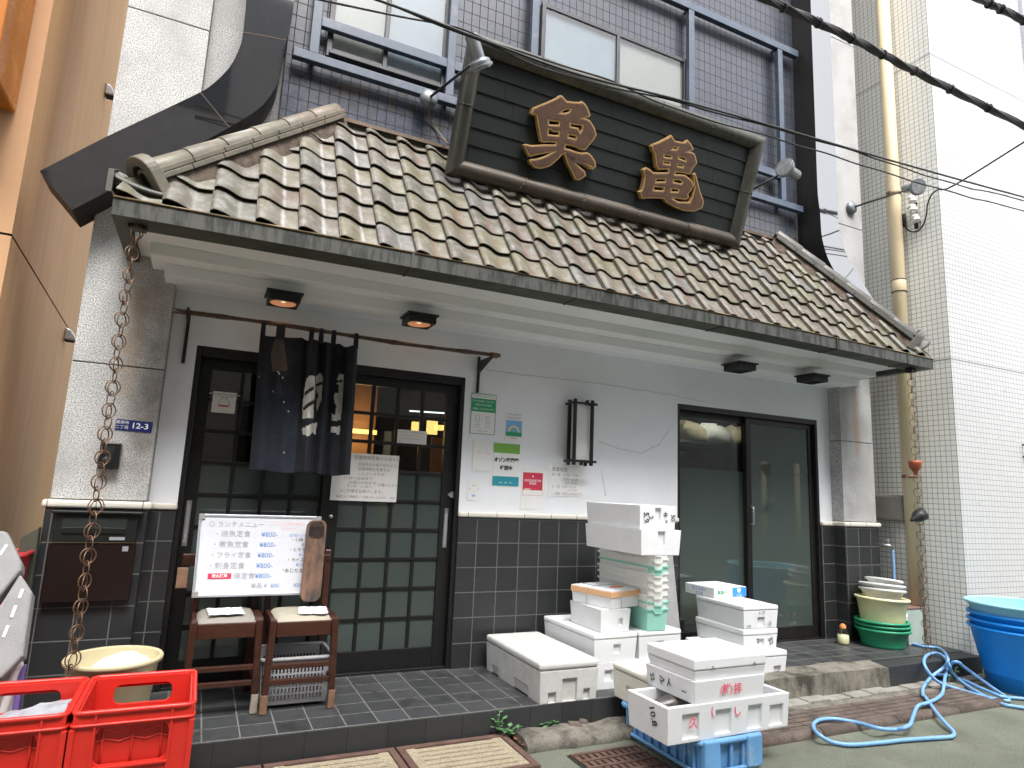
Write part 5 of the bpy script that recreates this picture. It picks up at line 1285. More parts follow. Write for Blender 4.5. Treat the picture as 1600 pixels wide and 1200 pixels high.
# nested trays
tx0, ty0 = 2.655, 3.49; tw, td = .160, .56
names = [('mint', 'mint green nested tray, lowest of the tray stack'), ('mint', 'mint green nested tray, second from the bottom of the stack'), ('milk', 'milky tray just above the two bottom mint trays'), ('milk', 'milky tray, fourth from the bottom of the stack'), ('milk', 'milky tray, fifth from the bottom of the stack'), ('milk', 'milky tray right under the upper mint tray'), ('mint', 'upper mint green tray, third from the top of the stack'), ('milk', 'milky tray, second from the top of the stack'), ('milk', 'topmost milky tray under the two foam boxes')]
zt_ = FZ+.326; zpitch = .0445
def tray_mesh(m, x0, y0, w, d, z0, h):
    tp = .010; lip = .006
    dz = lambda f: 0
    b = [(x0+tp, y0+tp, z0), (x0+w-tp, y0+tp, z0), (x0+w-tp, y0+d-tp, z0), (x0+tp, y0+d-tp, z0)]
    m.quad(*b)
    # front and back walls dip in the middle of the rim (hand notch)
    prof = [(0, 0), (.26, 0), (.34, -.022), (.66, -.022), (.74, 0), (1, 0)]
    for yb, yt, sgn in ((y0+tp, y0, -1), (y0+d-tp, y0+d, 1)):
        for (u0, a), (u1, c) in zip(prof, prof[1:]):
            B0 = (x0+tp+(w-2*tp)*u0, yb, z0); B1 = (x0+tp+(w-2*tp)*u1, yb, z0)
            T0 = Vector((x0+w*u0, yt, z0+h+a)); T1 = Vector((x0+w*u1, yt, z0+h+c))
            m.quad(B0, B1, T1, T0)
            o = Vector((0, sgn*.009, 0)); d_ = Vector((0, 0, -.010))
            m.quad(T0, T1, T1+o, T0+o); m.quad(T0+o, T1+o, T1+o+d_, T0+o+d_); m.quad(T0+o+d_, T1+o+d_, T1+d_, T0+d_)
    for xb, xt, sgn in ((x0+tp, x0, -1), (x0+w-tp, x0+w, 1)):
        T0 = Vector((xt, y0-.009, z0+h)); T1 = Vector((xt, y0+d+.009, z0+h)); o = Vector((sgn*.010, 0, 0)); d_ = Vector((0, 0, -.012))
        m.quad((xb, y0+tp, z0), (xb, y0+d-tp, z0), (xt, y0+d, z0+h), (xt, y0, z0+h)); m.quad(T0, T1, T1+o, T0+o); m.quad(T0+o, T1+o, T1+o+d_, T0+o+d_); m.quad(T0+o+d_, T1+o+d_, T1+d_, T0+d_)
for k, (mt, lab) in enumerate(names):
    m = MB(); j = .004*math.sin(k*2.3)
    tray_mesh(m, tx0+j, ty0+j*.5, tw, td, zt_+.001+k*zpitch, .135)
    o = m.build('plastic_tray', mt, weld=.0005); so = o.modifiers.new('thick', 'SOLIDIFY'); so.thickness = .0025
    tag(o, lab, 'tray', 'stack of nested plastic trays')
ztop = zt_+.001+8*zpitch+.137
A = WZ(1000.6, 868, ztop)
t, X = foam_box((A.x+.004, A.y+.0, ztop), .300, .64, .150, R(-.6), 'lower of two foam boxes balanced on the tray stack', front=((.42, .60, .38, .95),))
# (its long side faces the door)
w, d = .28, .61
t, X = foam_box((A.x+.015, A.y+.03, ztop+.153), .28, .61, .142, R(0), 'topmost foam box of the tray stack, with black scrawls on its end', front=((.42, .58, .35, .9),), lid=.0)
scrawl(t, X, w, d, [('5.9', .055, .17, .07, -90), ('2', .045, .30, .07, -80), ('キ', .04, .70, .085, 0), ('×', .04, .72, .045, 0), ('50', .042, .90, .07, -90)], 'ink')
# grey foam lid leaning behind the trays
p0 = WZ(1047, 992, FZ); p0 = Vector((3.10, 3.90, FZ))
pl = [WY(1030, 862, 4.12), WY(1054, 862, 4.12), WY(1071, 996, 3.93), WY(1043, 990, 3.93)]
t0 = [Vector((pl[0].x, 4.14, pl[0].z)), Vector((pl[1].x, 4.14, pl[1].z)), Vector((pl[2].x, 3.95, FZ)), Vector((pl[3].x-.1, 3.95, FZ))]
m = MB(); th = Vector((0, .04, 0)); m.hexa([t0[3], t0[2], t0[1], t0[0]], [p+th for p in (t0[3], t0[2], t0[1], t0[0])]); simple('foam_sheet', m, 'foam_dull', 'long grey foam lid leaning on the wall behind the tray stack', 'foam lid', bevel=.008)
# right stack by the glass doors
foam_box((3.40, 3.49, FZ), .46, .52, .143, R(-1), 'lowest foam box of the stack in front of the glass doors', lid=.035, front=((.75, .9, .0, .4),))
t, X = foam_box((3.505, 3.53, FZ+.145), .315, .49, .142, R(-1), 'middle foam box of the stack in front of the glass doors', front=((.4, .62, .2, .75),), lid=.04)
scrawl(t, X, .315, .49, [('2', .04, .42, .06, 0), ('S2', .05, .80, .055, -70)], 'ink')
t, X = foam_box((3.505, 3.525, FZ+.289), .315, .50, .155, R(-2), 'upper foam box of the stack, under the blue and white carton', front=((.4, .62, .12, .62),), lid=.03)
scrawl(t, X, .315, .50, [('ト 77', .028, .52, .105, 0), ('品', .03, .76, .035, 0)], 'ink_grey'); scrawl(t, X, .315, .5, [('水産', .02, .14, .02, 0)], 'ink_grey', 'marking')
zc = FZ+.446
t = thing('carton', (3.72, 3.98, zc), 'flat white carton with blue printing on top of the right foam stack', 'carton')
X = Matrix.Translation((3.69, 4.0, zc)) @ Matrix.Rotation(R(4), 4, 'Z'); cw, cd, ch = .34, .30, .075
m = MB(); m.x = X; m.box(-cw/2, cw/2, -cd/2, cd/2, 0, ch); m.build('box', 'foam', t, bevel=.003)
m = MB(); m.x = X; m.box(.02, cw/2+.0008, -cd/2-.001, -cd/2+.002, .004, ch-.004); m.build('blue_panel', 'p_blue', t)
F = X @ frame((0, -cd/2-.0015, ch/2), (1, 0, 0), (0, 0, 1))
m = MB(); text(m, '♥', .034, F @ Matrix.Translation((.09, .008, 0))); text(m, 'さんま', .02, F @ Matrix.Translation((.09, -.022, 0))); m.build('print', 'ink_white', t)
m = MB(); text(m, '無塩干し', .032, F @ Matrix.Translation((-.075, 0, 0)), bold=.0006); text(m, '●', .012, F @ Matrix.Translation((-.155, -.01, 0))); m.build('print', 'p_green', t)
F = X @ frame((-cw/2-.001, 0, ch/2), (0, -1, 0), (0, 0, 1))
m = MB(); text(m, '本さば開き', .03, F @ Matrix.Translation((0, .01, 0))); text(m, '北の海産', .02, F @ Matrix.Translation((0, -.02, 0))); m.build('print', 'ink_blue', t)
F = X @ frame((0, .02, ch+.0008), (1, 0, 0), (0, 1, 0)); m = MB(); text(m, '開き干し', .035, F); m.build('print', 'ink_grey', t)
# front stack on the blue crate
t = thing('blue_crate', (2.5, 2.93, 0), 'faded blue plastic fish crate on the road under the foam boxes', 'crate')
cx0, cx1, cy0, cy1, chh = 2.305, 2.70, 2.61, 3.255, .172
m = MB(); m.taper(cx0+.012, cx1-.012, cy0+.012, cy1-.012, .005, chh-.012, .012)
for k in range(9):
    y = cy0+.05+k*(cy1-cy0-.1)/8; m.box(cx0-.002, cx0+.016, y-.006, y+.006, .012, chh-.02); m.box(cx1-.016, cx1+.002, y-.006, y+.006, .012, chh-.02)
for k in range(5):
    x = cx0+.04+k*(cx1-cx0-.08)/4; m.box(x-.008, x+.008, cy0-.003, cy0+.016, .012, chh-.02)
m.build('body', 'blue_crate', t, bevel=.004)
m = MB(); r_ = .016; m.tube([(x, y, chh-.01) for x, y in rrect(cx0, cx1, cy0, cy1, .03, 5)], r_, 8, closed=True); m.build('rim', 'blue_crate', t)
m = MB(); m.tube([(x, y, .03) for x, y in rrect(cx0-.004, cx1+.004, cy0-.004, cy1+.004, .03, 5)], .01, 8, closed=True); m.build('foot_rim', 'blue_crate', t)
for x in (cx0+.05, cx1-.07):
    m = MB(); m.box(x-.04, x+.055, cy0-.026, cy0+.012, .03, chh+.006); m.build('corner_post', 'blue_crate', t, bevel=.008)
z1 = chh+.007
t, X = foam_box((2.10, 2.60, z1), .81, .315, .166, R(1.0), 'open foam box holding a fish, with red brush marks, on the blue crate', open_top=True, front=((.11, .24, .1, .78), (.37, .5, .1, .78), (.64, .76, .1, .78), (.83, .95, .1, .7)))
scrawl(t, X, .81, .315, [('久', .06, .195, .085, -6), ('（', .055, .325, .115, 10), ('し', .055, .545, .11, 10)], 'ink_red'); scrawl(t, X, .81, .315, [('10.8', .055, .66, .105, -72)], 'ink', 'marking', 'left')
# the fish lying in the box
m = MB(); pts = [(2.14, 2.80, z1+.10), (2.22, 2.79, z1+.105), (2.32, 2.775, z1+.115), (2.42, 2.77, z1+.11), (2.52, 2.765, z1+.10), (2.60, 2.76, z1+.095)]
m.tube(smooth_path(pts, 4), [.016+.045*math.sin(PI*min(1, (k+1.5)/22)) for k in range(21)], 14)
simple('fish', m, 'fish', 'dark silvery fish lying in the open foam box', 'fish')
z2 = z1+.1665
t, X = foam_box((2.262, 2.60, z2), .475, .37, .106, R(1.5), 'foam box with red characters, middle of the front stack', 'foam', open_top=False)
scrawl(t, X, .475, .37, [('(鮮)', .05, .44, .055, 0), ('拝', .055, .60, .05, 0)], 'ink_red'); scrawl(t, X, .475, .37, [('22', .04, .15, .05, -70), ('マ', .05, .34, .05, -20), ('ト', .05, .5, .05, -20), ('ー', .04, .8, .04, 0)], 'ink', 'marking', 'left')
t, X = foam_box((2.268, 2.605, z2+.107), .475, .36, .102, R(1.0), 'topmost lidded foam box of the front stack on the blue crate', 'foam', lid=.055)
m = MB(); m.x = X
for u in (-.13, .15): m.tube([(u, -.183, .05), (u+.004, -.185, .066), (u+.014, -.185, .05)], .0025, 6)
m.build('hook', 'box_grey', t)
foam_box((2.30, 2.985, z1), .39, .36, .19, R(0), 'yellowed foam box with an arched recess, behind the front stack', 'foam_cream', lid=.04, left=((.35, .7, .05, .6),), front=((.2, .45, .05, .65),), bev=.012)

# ------------------------------------------------------------------ tubs, basins and odds at the right
def basin(c, r0, r1, h, mt, lab, cat, group, rim=.016, tilt=(0, 0), name='basin', th=.005, handle=False):
    t = thing(name, tuple(c), lab, cat, group)
    m = MB(); m.x = Matrix.Translation(c) @ Matrix.Rotation(tilt[0], 4, 'X') @ Matrix.Rotation(tilt[1], 4, 'Y')
    m.lathe([(0, .004), (r0*.9, .004), (r0*.93, 0), (r0, 0), (r0+(r1-r0)*.12, h*.12), (r0+(r1-r0)*.5, h*.5), (r0+(r1-r0)*.52, h*.505), (r1, h-.02), (r1+.003, h-.018)], n=48)
    m.lathe([(r1-th, h-.006), (r0-th+(r1-r0)*.1, .014), (0, .013)], n=48)
    m.build('body', mt, t)
    q = MB(); q.x = m.x; q.lathe([(r1, h-.02), (r1+rim, h-.018), (r1+rim+.003, h-.008), (r1+rim, h), (r1+.004, h+.003), (r1-th, h-.006)], n=48); q.build('rim', mt, t)
    return t
gx, gy = 5.42, 3.86
G = 'green basins nested on the step'
basin((gx, gy, FZ), .165, .200, .150, 'basin_green', 'green basin at the bottom of the basin stack', 'basin', G)
basin((gx+.004, gy, FZ+.034), .160, .198, .150, 'basin_green', 'middle green basin with only its rim showing', 'basin', G)
basin((gx-.004, gy, FZ+.066), .160, .196, .150, 'basin_green', 'upper green basin holding the yellow one', 'basin', G)
basin((gx+.002, gy, FZ+.085), .152, .196, .315, 'basin_yellow', 'pale yellow basin standing inside the green ones', 'basin', None, tilt=(0, R(2)))
W_ = 'white bowls stacked on the yellow basin'
basin((gx+.018, gy, FZ+.365), .130, .165, .105, 'basin_white', 'lowest white bowl, resting in the yellow basin', 'bowl', W_, tilt=(R(-2), R(4)), name='bowl')
basin((gx+.018, gy, FZ+.405), .130, .163, .105, 'basin_white', 'middle white bowl of the three', 'bowl', W_, tilt=(R(-2), R(5)), name='bowl')
basin((gx+.045, gy, FZ+.465), .100, .130, .085, 'basin_white', 'smallest white bowl on top of the stack', 'bowl', W_, tilt=(R(-2), R(8)), name='bowl')
# blue tubs
bx, by = 5.72, 2.98
bc = Vector((5.87, 2.985, 0)); B_ = 'bright blue tubs nested at the right edge'
basin(tuple(bc), .275, .365, .455, 'tub_blue', 'bright blue scuffed tub standing on the road, outermost of the nest', 'tub', B_, rim=.02, name='tub')
basin((bc.x, bc.y, .050), .27, .362, .455, 'tub_blue', 'second bright blue tub with only its rim showing', 'tub', B_, rim=.02, name='tub')
basin((bc.x+.004, bc.y, .102), .27, .362, .455, 'tub_blue', 'third bright blue tub directly under the pale one', 'tub', B_, rim=.02, name='tub')
basin((bc.x-.004, bc.y, .182), .27, .366, .455, 'tub_pale', 'pale blue tub on top of the bright blue nest', 'tub', None, rim=.026, name='tub')
# glass jar with something orange
c = Vector((WY(1317, 985, 4.0).x, 4.0, FZ)); t = thing('glass_jar', tuple(c), 'small jar with an orange lid at the foot of the right pier', 'jar')
m = MB(); m.lathe([(0, 0), (.045, 0), (.05, .01), (.05, .10), (.035, .12), (.035, .13)], c, 20); m.build('glass', 'glass_window', t)
m = MB(); m.lathe([(0, .004), (.043, .004), (.046, .012), (.046, .075), (0, .08)], c, 20); m.build('contents', 'basin_yellow', t)
m = MB(); m.lathe([(.026, .13), (.026, .15), (.012, .165), (0, .168)], c, 16); m.build('stopper', 'orange_print', t)
# panel of green glass boxes leaning behind the basins
p = WZ(1437, 1006, FZ); 
t = thing('display_case', (5.80, 3.92, FZ), 'small glass sided case with green edges behind the basin stack', 'case')
x0 = 5.63; m = MB(); m.box(x0, x0+.24, 3.79, 4.02, FZ, FZ+.30); m.build('case', mat('pale_green_glass', (.35, .42, .38), .2, var=.1), t, bevel=.006)
m = MB(); m.box(x0-.004, x0-.0005, 3.83, 3.99, FZ+.03, FZ+.27); m.build('side_pane', mat('deep_green_glass', (.03, .14, .07), .15, var=.4, vs=5), t); m = MB(); m.box(x0-.006, x0+.246, 3.784, 4.026, FZ+.3005, FZ+.312); m.build('lid', mat('pink_edge', (.20, .12, .10), .5), t, bevel=.003)
m = MB(); m.tube([(x0+.008, 3.786, FZ+.01), (x0+.008, 3.786, FZ+.30)], .009, 8); m.build('edge', 'alu', t)
# tap with its short blue hose on the pier
c = WY(1388, 852, 4.0)
t = thing('water_tap', tuple(c), 'chrome tap with a short blue hose in the gap beside the right pier', 'tap')
m = MB(); m.tube([(c.x-.02, 4.09, c.z), (c.x, 4.0, c.z), (c.x+.035, 3.99, c.z-.008), (c.x+.045, 3.99, c.z-.04)], [.012, .014, .013, .011], 10); m.build('spout', 'steel', t)
m = MB(); m.tube([(c.x, 4.0, c.z+.01), (c.x, 4.0, c.z+.045)], .008, 8); m.bar((c.x-.04, 4.0, c.z+.05), (c.x+.04, 4.0, c.z+.05), .012); m.build('handle', 'steel', t, bevel=.002)
m = MB(); m.tube(smooth_path([(c.x+.045, 3.99, c.z-.035), (c.x+.047, 3.99, c.z-.2), (c.x+.043, 3.99, c.z-.42), (c.x+.04, 3.98, c.z-.62)], 5), .011, 8); m.build('hose', 'hose', t)
# meter box in the gap, downpipe
a = WY(1371, 773, 4.35); b_ = WY(1409, 815, 4.35)
m = MB(); q0 = WX(1409, 800, 5.93); q1 = WX(1372, 795, 5.93); m.box(5.93, 6.048, q0.y+.0, q0.y+.34, WX(1390, 814, 5.93).z, WX(1390, 773, 5.93).z); simple('meter_box', m, 'box_grey', 'brownish grey box fixed in the gap beside the right pier', 'meter box', bevel=.025, seg=3)
PX = 5.935; ym = WX(1419, 700, PX).y
t = thing('downpipe', (PX, ym, 0), 'cream painted downpipe in front of the white tiled side wall', 'downpipe')
m = MB(); m.tube([(PX, ym, 0), (PX, ym, 9)], .06, 24); m.build('pipe', 'cream_pipe', t)
for py_ in (745, 295):
    z = WX(1419, py_, PX).z; m = MB(); m.tube([(PX, ym, z-.014), (PX, ym, z+.014)], .064, 24); m.box(PX-.085, PX-.05, ym-.02, ym+.02, z-.012, z+.012); m.build('clamp', mat('rusty_clamp', (.16, .09, .06), .6, metal=.3, var=.3), t)
for py_ in (448,):
    z = WX(1404, py_, PX).z; m = MB(); m.tube([(PX, ym, z-.06), (PX, ym, z+.06)], .065, 24); m.build('collar', 'cream_pipe', t, bevel=.006); m = MB()
    for d_ in (-.062, .058): m.tube([(PX, ym, z+d_), (PX, ym, z+d_+.008)], .0662, 24)
    m.build('clamp', M['dark_metal'], t)

# rain chains
def rain_chain(p0, z1, n, r, lab, skip=None):
    t = thing('rain_chain', (p0[0], p0[1], z1), lab, 'rain chain', 'rain chains hanging from the gutter')
    m = MB(); H = p0[2]-z1; st = H/n; rnd = random.Random(int(p0[0]*10)+3)
    for k in range(n):
        z = p0[2]-st*(k+.5); a = (k % 2)*PI/2+.5+rnd.uniform(-.25, .25); rr = r*(1+rnd.uniform(-.06, .06)); R_ = st*.62
        dx = rnd.uniform(-.003, .003)
        m.tube([(p0[0]+dx+math.cos(a)*rr*math.sin(q), p0[1]+math.sin(a)*rr*math.sin(q), z+R_*math.cos(q)) for q in [2*PI*j/18 for j in range(18)]], .0029, 6, closed=True)
        if k % 2 == 0 and r > .0295:
            a2 = a+.7; m.tube([(p0[0]+dx+math.cos(a2)*rr*math.sin(q), p0[1]+math.sin(a2)*rr*math.sin(q), z-.008+R_*math.cos(q)) for q in [2*PI*j/18 for j in range(18)]], .0029, 6, closed=True)
    m.build('rings', 'rust_chain', t); return t
rain_chain((-.408, 3.42, 2.49), .03, 46, .030, 'long ringed rain chain in front of the left stone pier')
rc = rain_chain((5.37, 3.45, 2.47), FZ, 40, .029, 'ringed rain chain with copper funnels in front of the white tiles')
z = WY(1443, 732, 3.45).z
m = MB(); m.lathe([(.010, -.062), (.015, -.05), (.02, -.03), (.046, .0), (.051, .04), (.053, .058), (.048, .058), (.044, .04), (.016, -.025)], (5.355, 3.45, z), 10); m.build('funnel', 'copper_pot', rc)
z = WY(1445, 808, 3.45).z
m = MB(); m.x = Matrix.Translation((5.345, 3.45, z)) @ Matrix.Rotation(R(62), 4, 'Y') @ Matrix.Rotation(R(14), 4, 'X'); m.lathe([(.012, -.07), (.018, -.05), (.05, .0), (.056, .06), (.05, .06), (.045, .01)], n=8); m.build('funnel', 'dark_metal', rc); m = MB(); m.x = Matrix.Translation((5.375, 3.445, z+.02)); m.lathe([(0, -.03), (.03, -.02), (.034, .01), (.02, .03)], n=7); m.build('funnel_shard', 'copper_pot', rc)

# hose --------------------------------------------------------------------------
Z5 = lambda x, y: (1200+x/4, 940+y/4)
def hp(x, y, z): p = WZ(*Z5(x, y), z); return p
h1 = [(870, 250, FZ+.014), (900, 262, FZ+.014), (970, 280, FZ+.014), (1060, 290, FZ+.016), (1105, 320, FZ+.02), (1125, 365, FZ+.03), (1100, 410, .13), (1040, 455, .08), (1003, 490, .05), (970, 540, .035), (968, 585, .035), (985, 600, .036), (1050, 690, .04), (1110, 762, .03), (1160, 815, .016), (1150, 842, .016), (1090, 850, .016), (1000, 855, .016), (850, 866, .016), (700, 882, .016), (520, 895, .016), (400, 878, .018), (318, 832, .05), (283, 785, .04), (300, 750, .04), (350, 735, .04), (430, 735, .04), (560, 758, .04), (690, 792, .055), (790, 800, .03), (850, 790, .05), (890, 765, .06), (908, 715, .04), (935, 655, .04), (990, 635, .055), (1050, 610, .04), (1088, 575, .04), (1100, 520, .05), (1108, 465, .07), (1130, 405, .13), (1165, 376, .18), (1200, 385, .17), (1215, 400, .15), (1290, 455, .09), (1400, 535, .04), (1500, 605, .02), (1490, 620, .016), (1400, 605, .016), (1300, 580, .016), (1180, 545, .016), (1070, 505, .06), (1010, 450, .12), (975, 385, FZ+.02), (990, 340, FZ+.02), (1040, 322, FZ+.02), (1095, 340, FZ+.02), (1130, 390, .16), (1150, 440, .09), (1210, 500, .03), (1300, 560, .018), (1450, 635, .016), (1540, 655, .016), (1640, 665, .016), (1800, 650, .016)]
m = MB(); m.tube(smooth_path([hp(*p) for p in h1], 6), .0115, 10)
h2 = [(1030, 455, .06), (1120, 462, .05), (1220, 490, .035), (1330, 540, .03), (1450, 590, .03), (1520, 600, .016), (1640, 608, .016), (1800, 600, .016)]
m.tube(smooth_path([hp(*p) for p in h2], 6), .0115, 10)
simple('garden_hose', m, 'hose', 'blue hose looped over the kerb and the road at the right', 'hose')
# weeds and the little plant
def sprig(c, n, size, lab, seed, tall=.06):
    rnd = random.Random(seed); t = thing('small_plant', tuple(c), lab, 'plant'); m = MB(); s = MB()
    for k in range(n):
        a = rnd.uniform(0, 2*PI); r = rnd.uniform(.1, 1)*size; b_ = Vector(c)+Vector((math.cos(a)*r*1.3, math.sin(a)*r*.6, rnd.uniform(.2, 1)*tall))
        s.tube([c, (Vector(c)+b_)/2+Vector((0, 0, .012)), b_], .0018, 5)
        d = Vector((math.cos(a+rnd.uniform(-.8, .8)), math.sin(a), rnd.uniform(-.3, .5))).normalized(); w = d.cross(Vector((0, 0, 1))).normalized()*rnd.uniform(.008, .014); L = rnd.uniform(.022, .042)
        q = [b_, b_+d*L*.3+w, b_+d*L*.7+w*.8, b_+d*L, b_+d*L*.7-w*.8, b_+d*L*.3-w]
        m.face([m.vert(p) for p in q], True)
    m.build('leaves', 'leaf', t); s.build('stem', 'leaf', t)
pc = WY(785, 1165, 3.36)
sprig((1.63, 3.33, .03), 16, .045, 'small green weed growing at the corner of the drain cover', 3, .06)
sprig((1.575, 3.355, .06), 12, .03, 'leafier green tuft against the step riser above the drain cover', 8, .09)
sprig((1.92, 3.36, .05), 16, .05, 'low moss tuft in the crack at the foot of the step', 5, .02)
pc = WZ(1497, 1047, .1); sprig((5.45, 3.30, .02), 22, .06, 'weed among the coils of blue hose', 9, .1)
m = MB(); rnd = random.Random(1)
for k in range(7):
    c = Vector((1.68+rnd.uniform(-.04, .06), 3.25+rnd.uniform(-.05, .05), .03)); a = rnd.uniform(0, 6)
    m.face([m.vert(c+Vector((math.cos(a+q)*.02, math.sin(a+q)*.012, rnd.uniform(0, .015)))) for q in (0, 1.3, 2.6, 3.9, 5.2)], True)
o = m.build('dead_leaves', 'dead_leaf'); tag(o, 'few brown dead leaves beside the small weed', 'leaves', kind='stuff')

# ------------------------------------------------------------------ left corner: crates, bucket, foam panels
def beer_crate(x0, y0, z0, lab, group='red bottle crates', w=.372, d=.455, h=.25):
    t = thing('bottle_crate', (x0+w/2, y0+d/2, z0), lab, 'crate', group)
    r_ = .012; th = .012
    X_f = frame((x0+w/2, y0+.006, z0), (1, 0, 0), (0, 0, 1)); X_b = frame((x0+w/2, y0+d-.006, z0), (1, 0, 0), (0, 0, 1))
    hole = rrect(-w*.29, w*.29, h-.108, h-.030, .03, 6); win = rrect(-w*.31, w*.31, h-.178, h-.050, .03, 6)
    win = [(x, y) for x, y in win]
    m = MB(); plate(m, [rect(-w/2, w/2, 0, h-.004), hole], X_b, .012, .0015); m.build('back_wall', 'red_plastic', t)
    m = MB(); plate(m, [rect(-w/2, w/2, 0, h-.004), win], X_f, .012, .0015)
    m.build('front_wall', 'red_plastic', t)
    for x, q in ((x0+.006, 1), (x0+w-.006, -1)):
        m = MB(); plate(m, [rect(-d/2+.013, d/2-.013, 0, h-.004)], frame((x, y0+d/2, z0), (0, 1, 0), (0, 0, 1)), .012, .0015); m.build('side_wall', 'red_plastic', t)
    m = MB(); m.tube([(x, y, z0+h) for x, y in rrect(x0-.002, x0+w+.002, y0-.002, y0+d+.002, .03, 6)], .0095, 8, closed=True); m.build('rim', 'red_plastic', t)
    m = MB(); m.tube([(x, y, z0+h-.040) for x, y in rrect(x0-.006, x0+w+.006, y0-.006, y0+d+.006, .022, 5)], .006, 6, closed=True)
    for x in (-.32, .32): m.box(x0+w/2+x*w-.004, x0+w/2+x*w+.004, y0-.008, y0-.0015, z0, z0+h-.008)
    m.box(x0+w/2-w*.32, x0+w/2+w*.32, y0-.011, y0-.0015, z0+h-.188, z0+h-.179)
    for x in (x0+.0, x0+w): m.box(x-.009, x+.009, y0-.009, y0+.02, z0, z0+h-.05)
    m.build('rib', 'red_plastic', t, bevel=.002)
    # inner bottle dividers with zigzag top edges seen through the window
    m = MB(); zz = z0+h-.032; yy = y0+.03
    for row, yq in enumerate((yy, yy+.13, yy+.26)):
        n = 8; top = []; zr = zz if row == 0 else z0+.09
        for k in range(n+1): top.append((x0+.02+(w-.04)*k/n, yq, zr+(.012 if k % 2 == 0 else 0)))
        if row == 0:
            for dzz in (.050, .078): m.tube([(p[0], yq-.005, p[2]-dzz) for p in top], .0028, 6)
        for p, q in zip(top, top[1:]): m.hexa([(p[0], p[1]-.003, z0+.01), (q[0], q[1]-.003, z0+.01), (q[0], q[1]+.003, z0+.01), (p[0], p[1]+.003, z0+.01)], [(p[0], p[1]-.003, p[2]), (q[0], q[1]-.003, q[2]), (q[0], q[1]+.003, q[2]), (p[0], p[1]+.003, p[2])])
    for k in range(1, 4): x = x0+w*k/4; m.box(x-.004, x+.004, y0+.04, y0+d-.016, z0+.01, z0+.085); m.tube([(x, yy-.006, z0+.02), (x, yy-.006, zz)], .004, 6)
    m.build('divider', 'red_plastic', t)
    m = MB(); m.box(x0+.013, x0+w-.013, y0+.013, y0+d-.013, z0, z0+.008); m.build('floor', 'red_plastic', t)
    m = MB(); plate(m, [[(.0, h-.200), (.024, h-.25), (-.024, h-.25)]], frame((x0+w/2-.01, y0-.0025, z0), (1, 0, 0), (0, 0, 1)), .001); m.build('white_mark', 'ink_white', t)
    return t
for x0, n in ((-.305, 'right'), (-.70, 'left')):
    beer_crate(x0, 2.79, .25, 'upper red bottle crate, %s' % ('with the cream bucket behind it' if n == 'right' else 'cut by the left edge of the photo'))
    beer_crate(x0, 2.79, 0., 'lower red bottle crate under the one %s' % ('near the cream bucket' if n == 'right' else 'at the left edge'))
m = MB(); rnd = random.Random(6); g = []
for j in range(8):
    r = []
    for i in range(18):
        r.append(m.vert((-.72+.36*i/17, 2.98+.2*j/7+rnd.uniform(-.006, .006), .40+.055*i/17+.012*math.sin(j*2.2+i*.4)+rnd.uniform(-.004, .004)-.015*abs(j-3.5)/3.5)))
    g.append(r)
for j in range(7):
    for i in range(17): m.face([g[j][i], g[j][i+1], g[j+1][i+1], g[j+1][i]], True)
o = m.build('plastic_film', 'film'); tag(o, 'crumpled clear plastic film inside the left red crate', 'plastic film')
bk = Vector((-.268, 3.60, FZ)); t = thing('bucket', tuple(bk), 'cream plastic bucket with a white bag, behind the red crates', 'bucket')
m = MB(); m.lathe([(0, 0), (.145, 0), (.15, .01), (.185, .325), (.19, .33)], bk, 48); m.lathe([(.184, .337), (.146, .02), (0, .02)], bk, 48); m.build('body', 'bucket', t)
m = MB(); m.lathe([(.186, .315), (.199, .318), (.202, .333), (.196, .343), (.184, .337)], bk, 48); m.build('rim', 'bucket', t)
m = MB(); rnd = random.Random(8); n = 14; g = []
for j in range(n+1):
    r = []
    for i in range(n+1):
        u = i/n*2-1; v = j/n*2-1; q = max(0, 1-u*u-v*v*1.0)
        r.append(m.vert((bk.x+.02+u*.145+rnd.uniform(-.004, .004), bk.y+.0+v*.13, bk.z+.245+.105*q**.6+rnd.uniform(-.006, .006)+.02*u)))
    g.append(r)
for j in range(n):
    for i in range(n): m.face([g[j][i], g[j][i+1], g[j+1][i+1], g[j+1][i]], True)
o = m.build('white_bag', 'cloth_white'); tag(o, 'white plastic bag lying in the cream bucket', 'bag')
# grey foam panels leaning at the left edge
def lean(poly, y0, y1, th, lab, slots):
    """poly: photo outline; leans in depth from y0 (bottom) to y1 (top)"""
    ys = [p[1] for p in poly]; lo, hi = max(ys), min(ys)
    P = [WY(x, y, y0+(y1-y0)*(lo-y)/(lo-hi)) for x, y in poly]
    m = MB(); nrm_ = (P[1]-P[0]).cross(P[2]-P[0]).normalized()
    if nrm_.y < 0: nrm_ = -nrm_
    m.hexa(P, [p+nrm_*th for p in P])
    t = thing('foam_sheet', tuple(sum(P, Vector())/len(P)), lab, 'foam lid', 'dirty grey foam lids leaning at the left edge'); m.build('panel', 'foam_dull', t, bevel=.012, seg=3)
    s = MB()
    for (a, b_) in slots:
        q = [WY(x, y, y0+(y1-y0)*(lo-y)/(lo-hi)) for x, y in (a, b_)]; s.bar(q[0]-nrm_*.001, q[1]-nrm_*.001, .012, .004, up=nrm_)
    s.build('slot_mark', 'whiteboard', t)
lean([(-40, 980), (-60, 840), (4, 828), (12, 832), (34, 880), (33, 890)], 3.35, 3.5, .09, 'upper dirty grey foam lid leaning at the left edge', [((0, 867), (11, 851))])
lean([(-50, 1060), (-40, 985), (0, 945), (31, 896), (50, 926), (36, 1025), (0, 1062)], 3.28, 3.42, .09, 'lower dirty grey foam lid leaning at the left edge', [((30, 935), (36, 920)), ((18, 965), (25, 946)), ((5, 996), (13, 977))])
a = WY(30, 862, 3.95); b_ = WY(50, 925, 3.95)
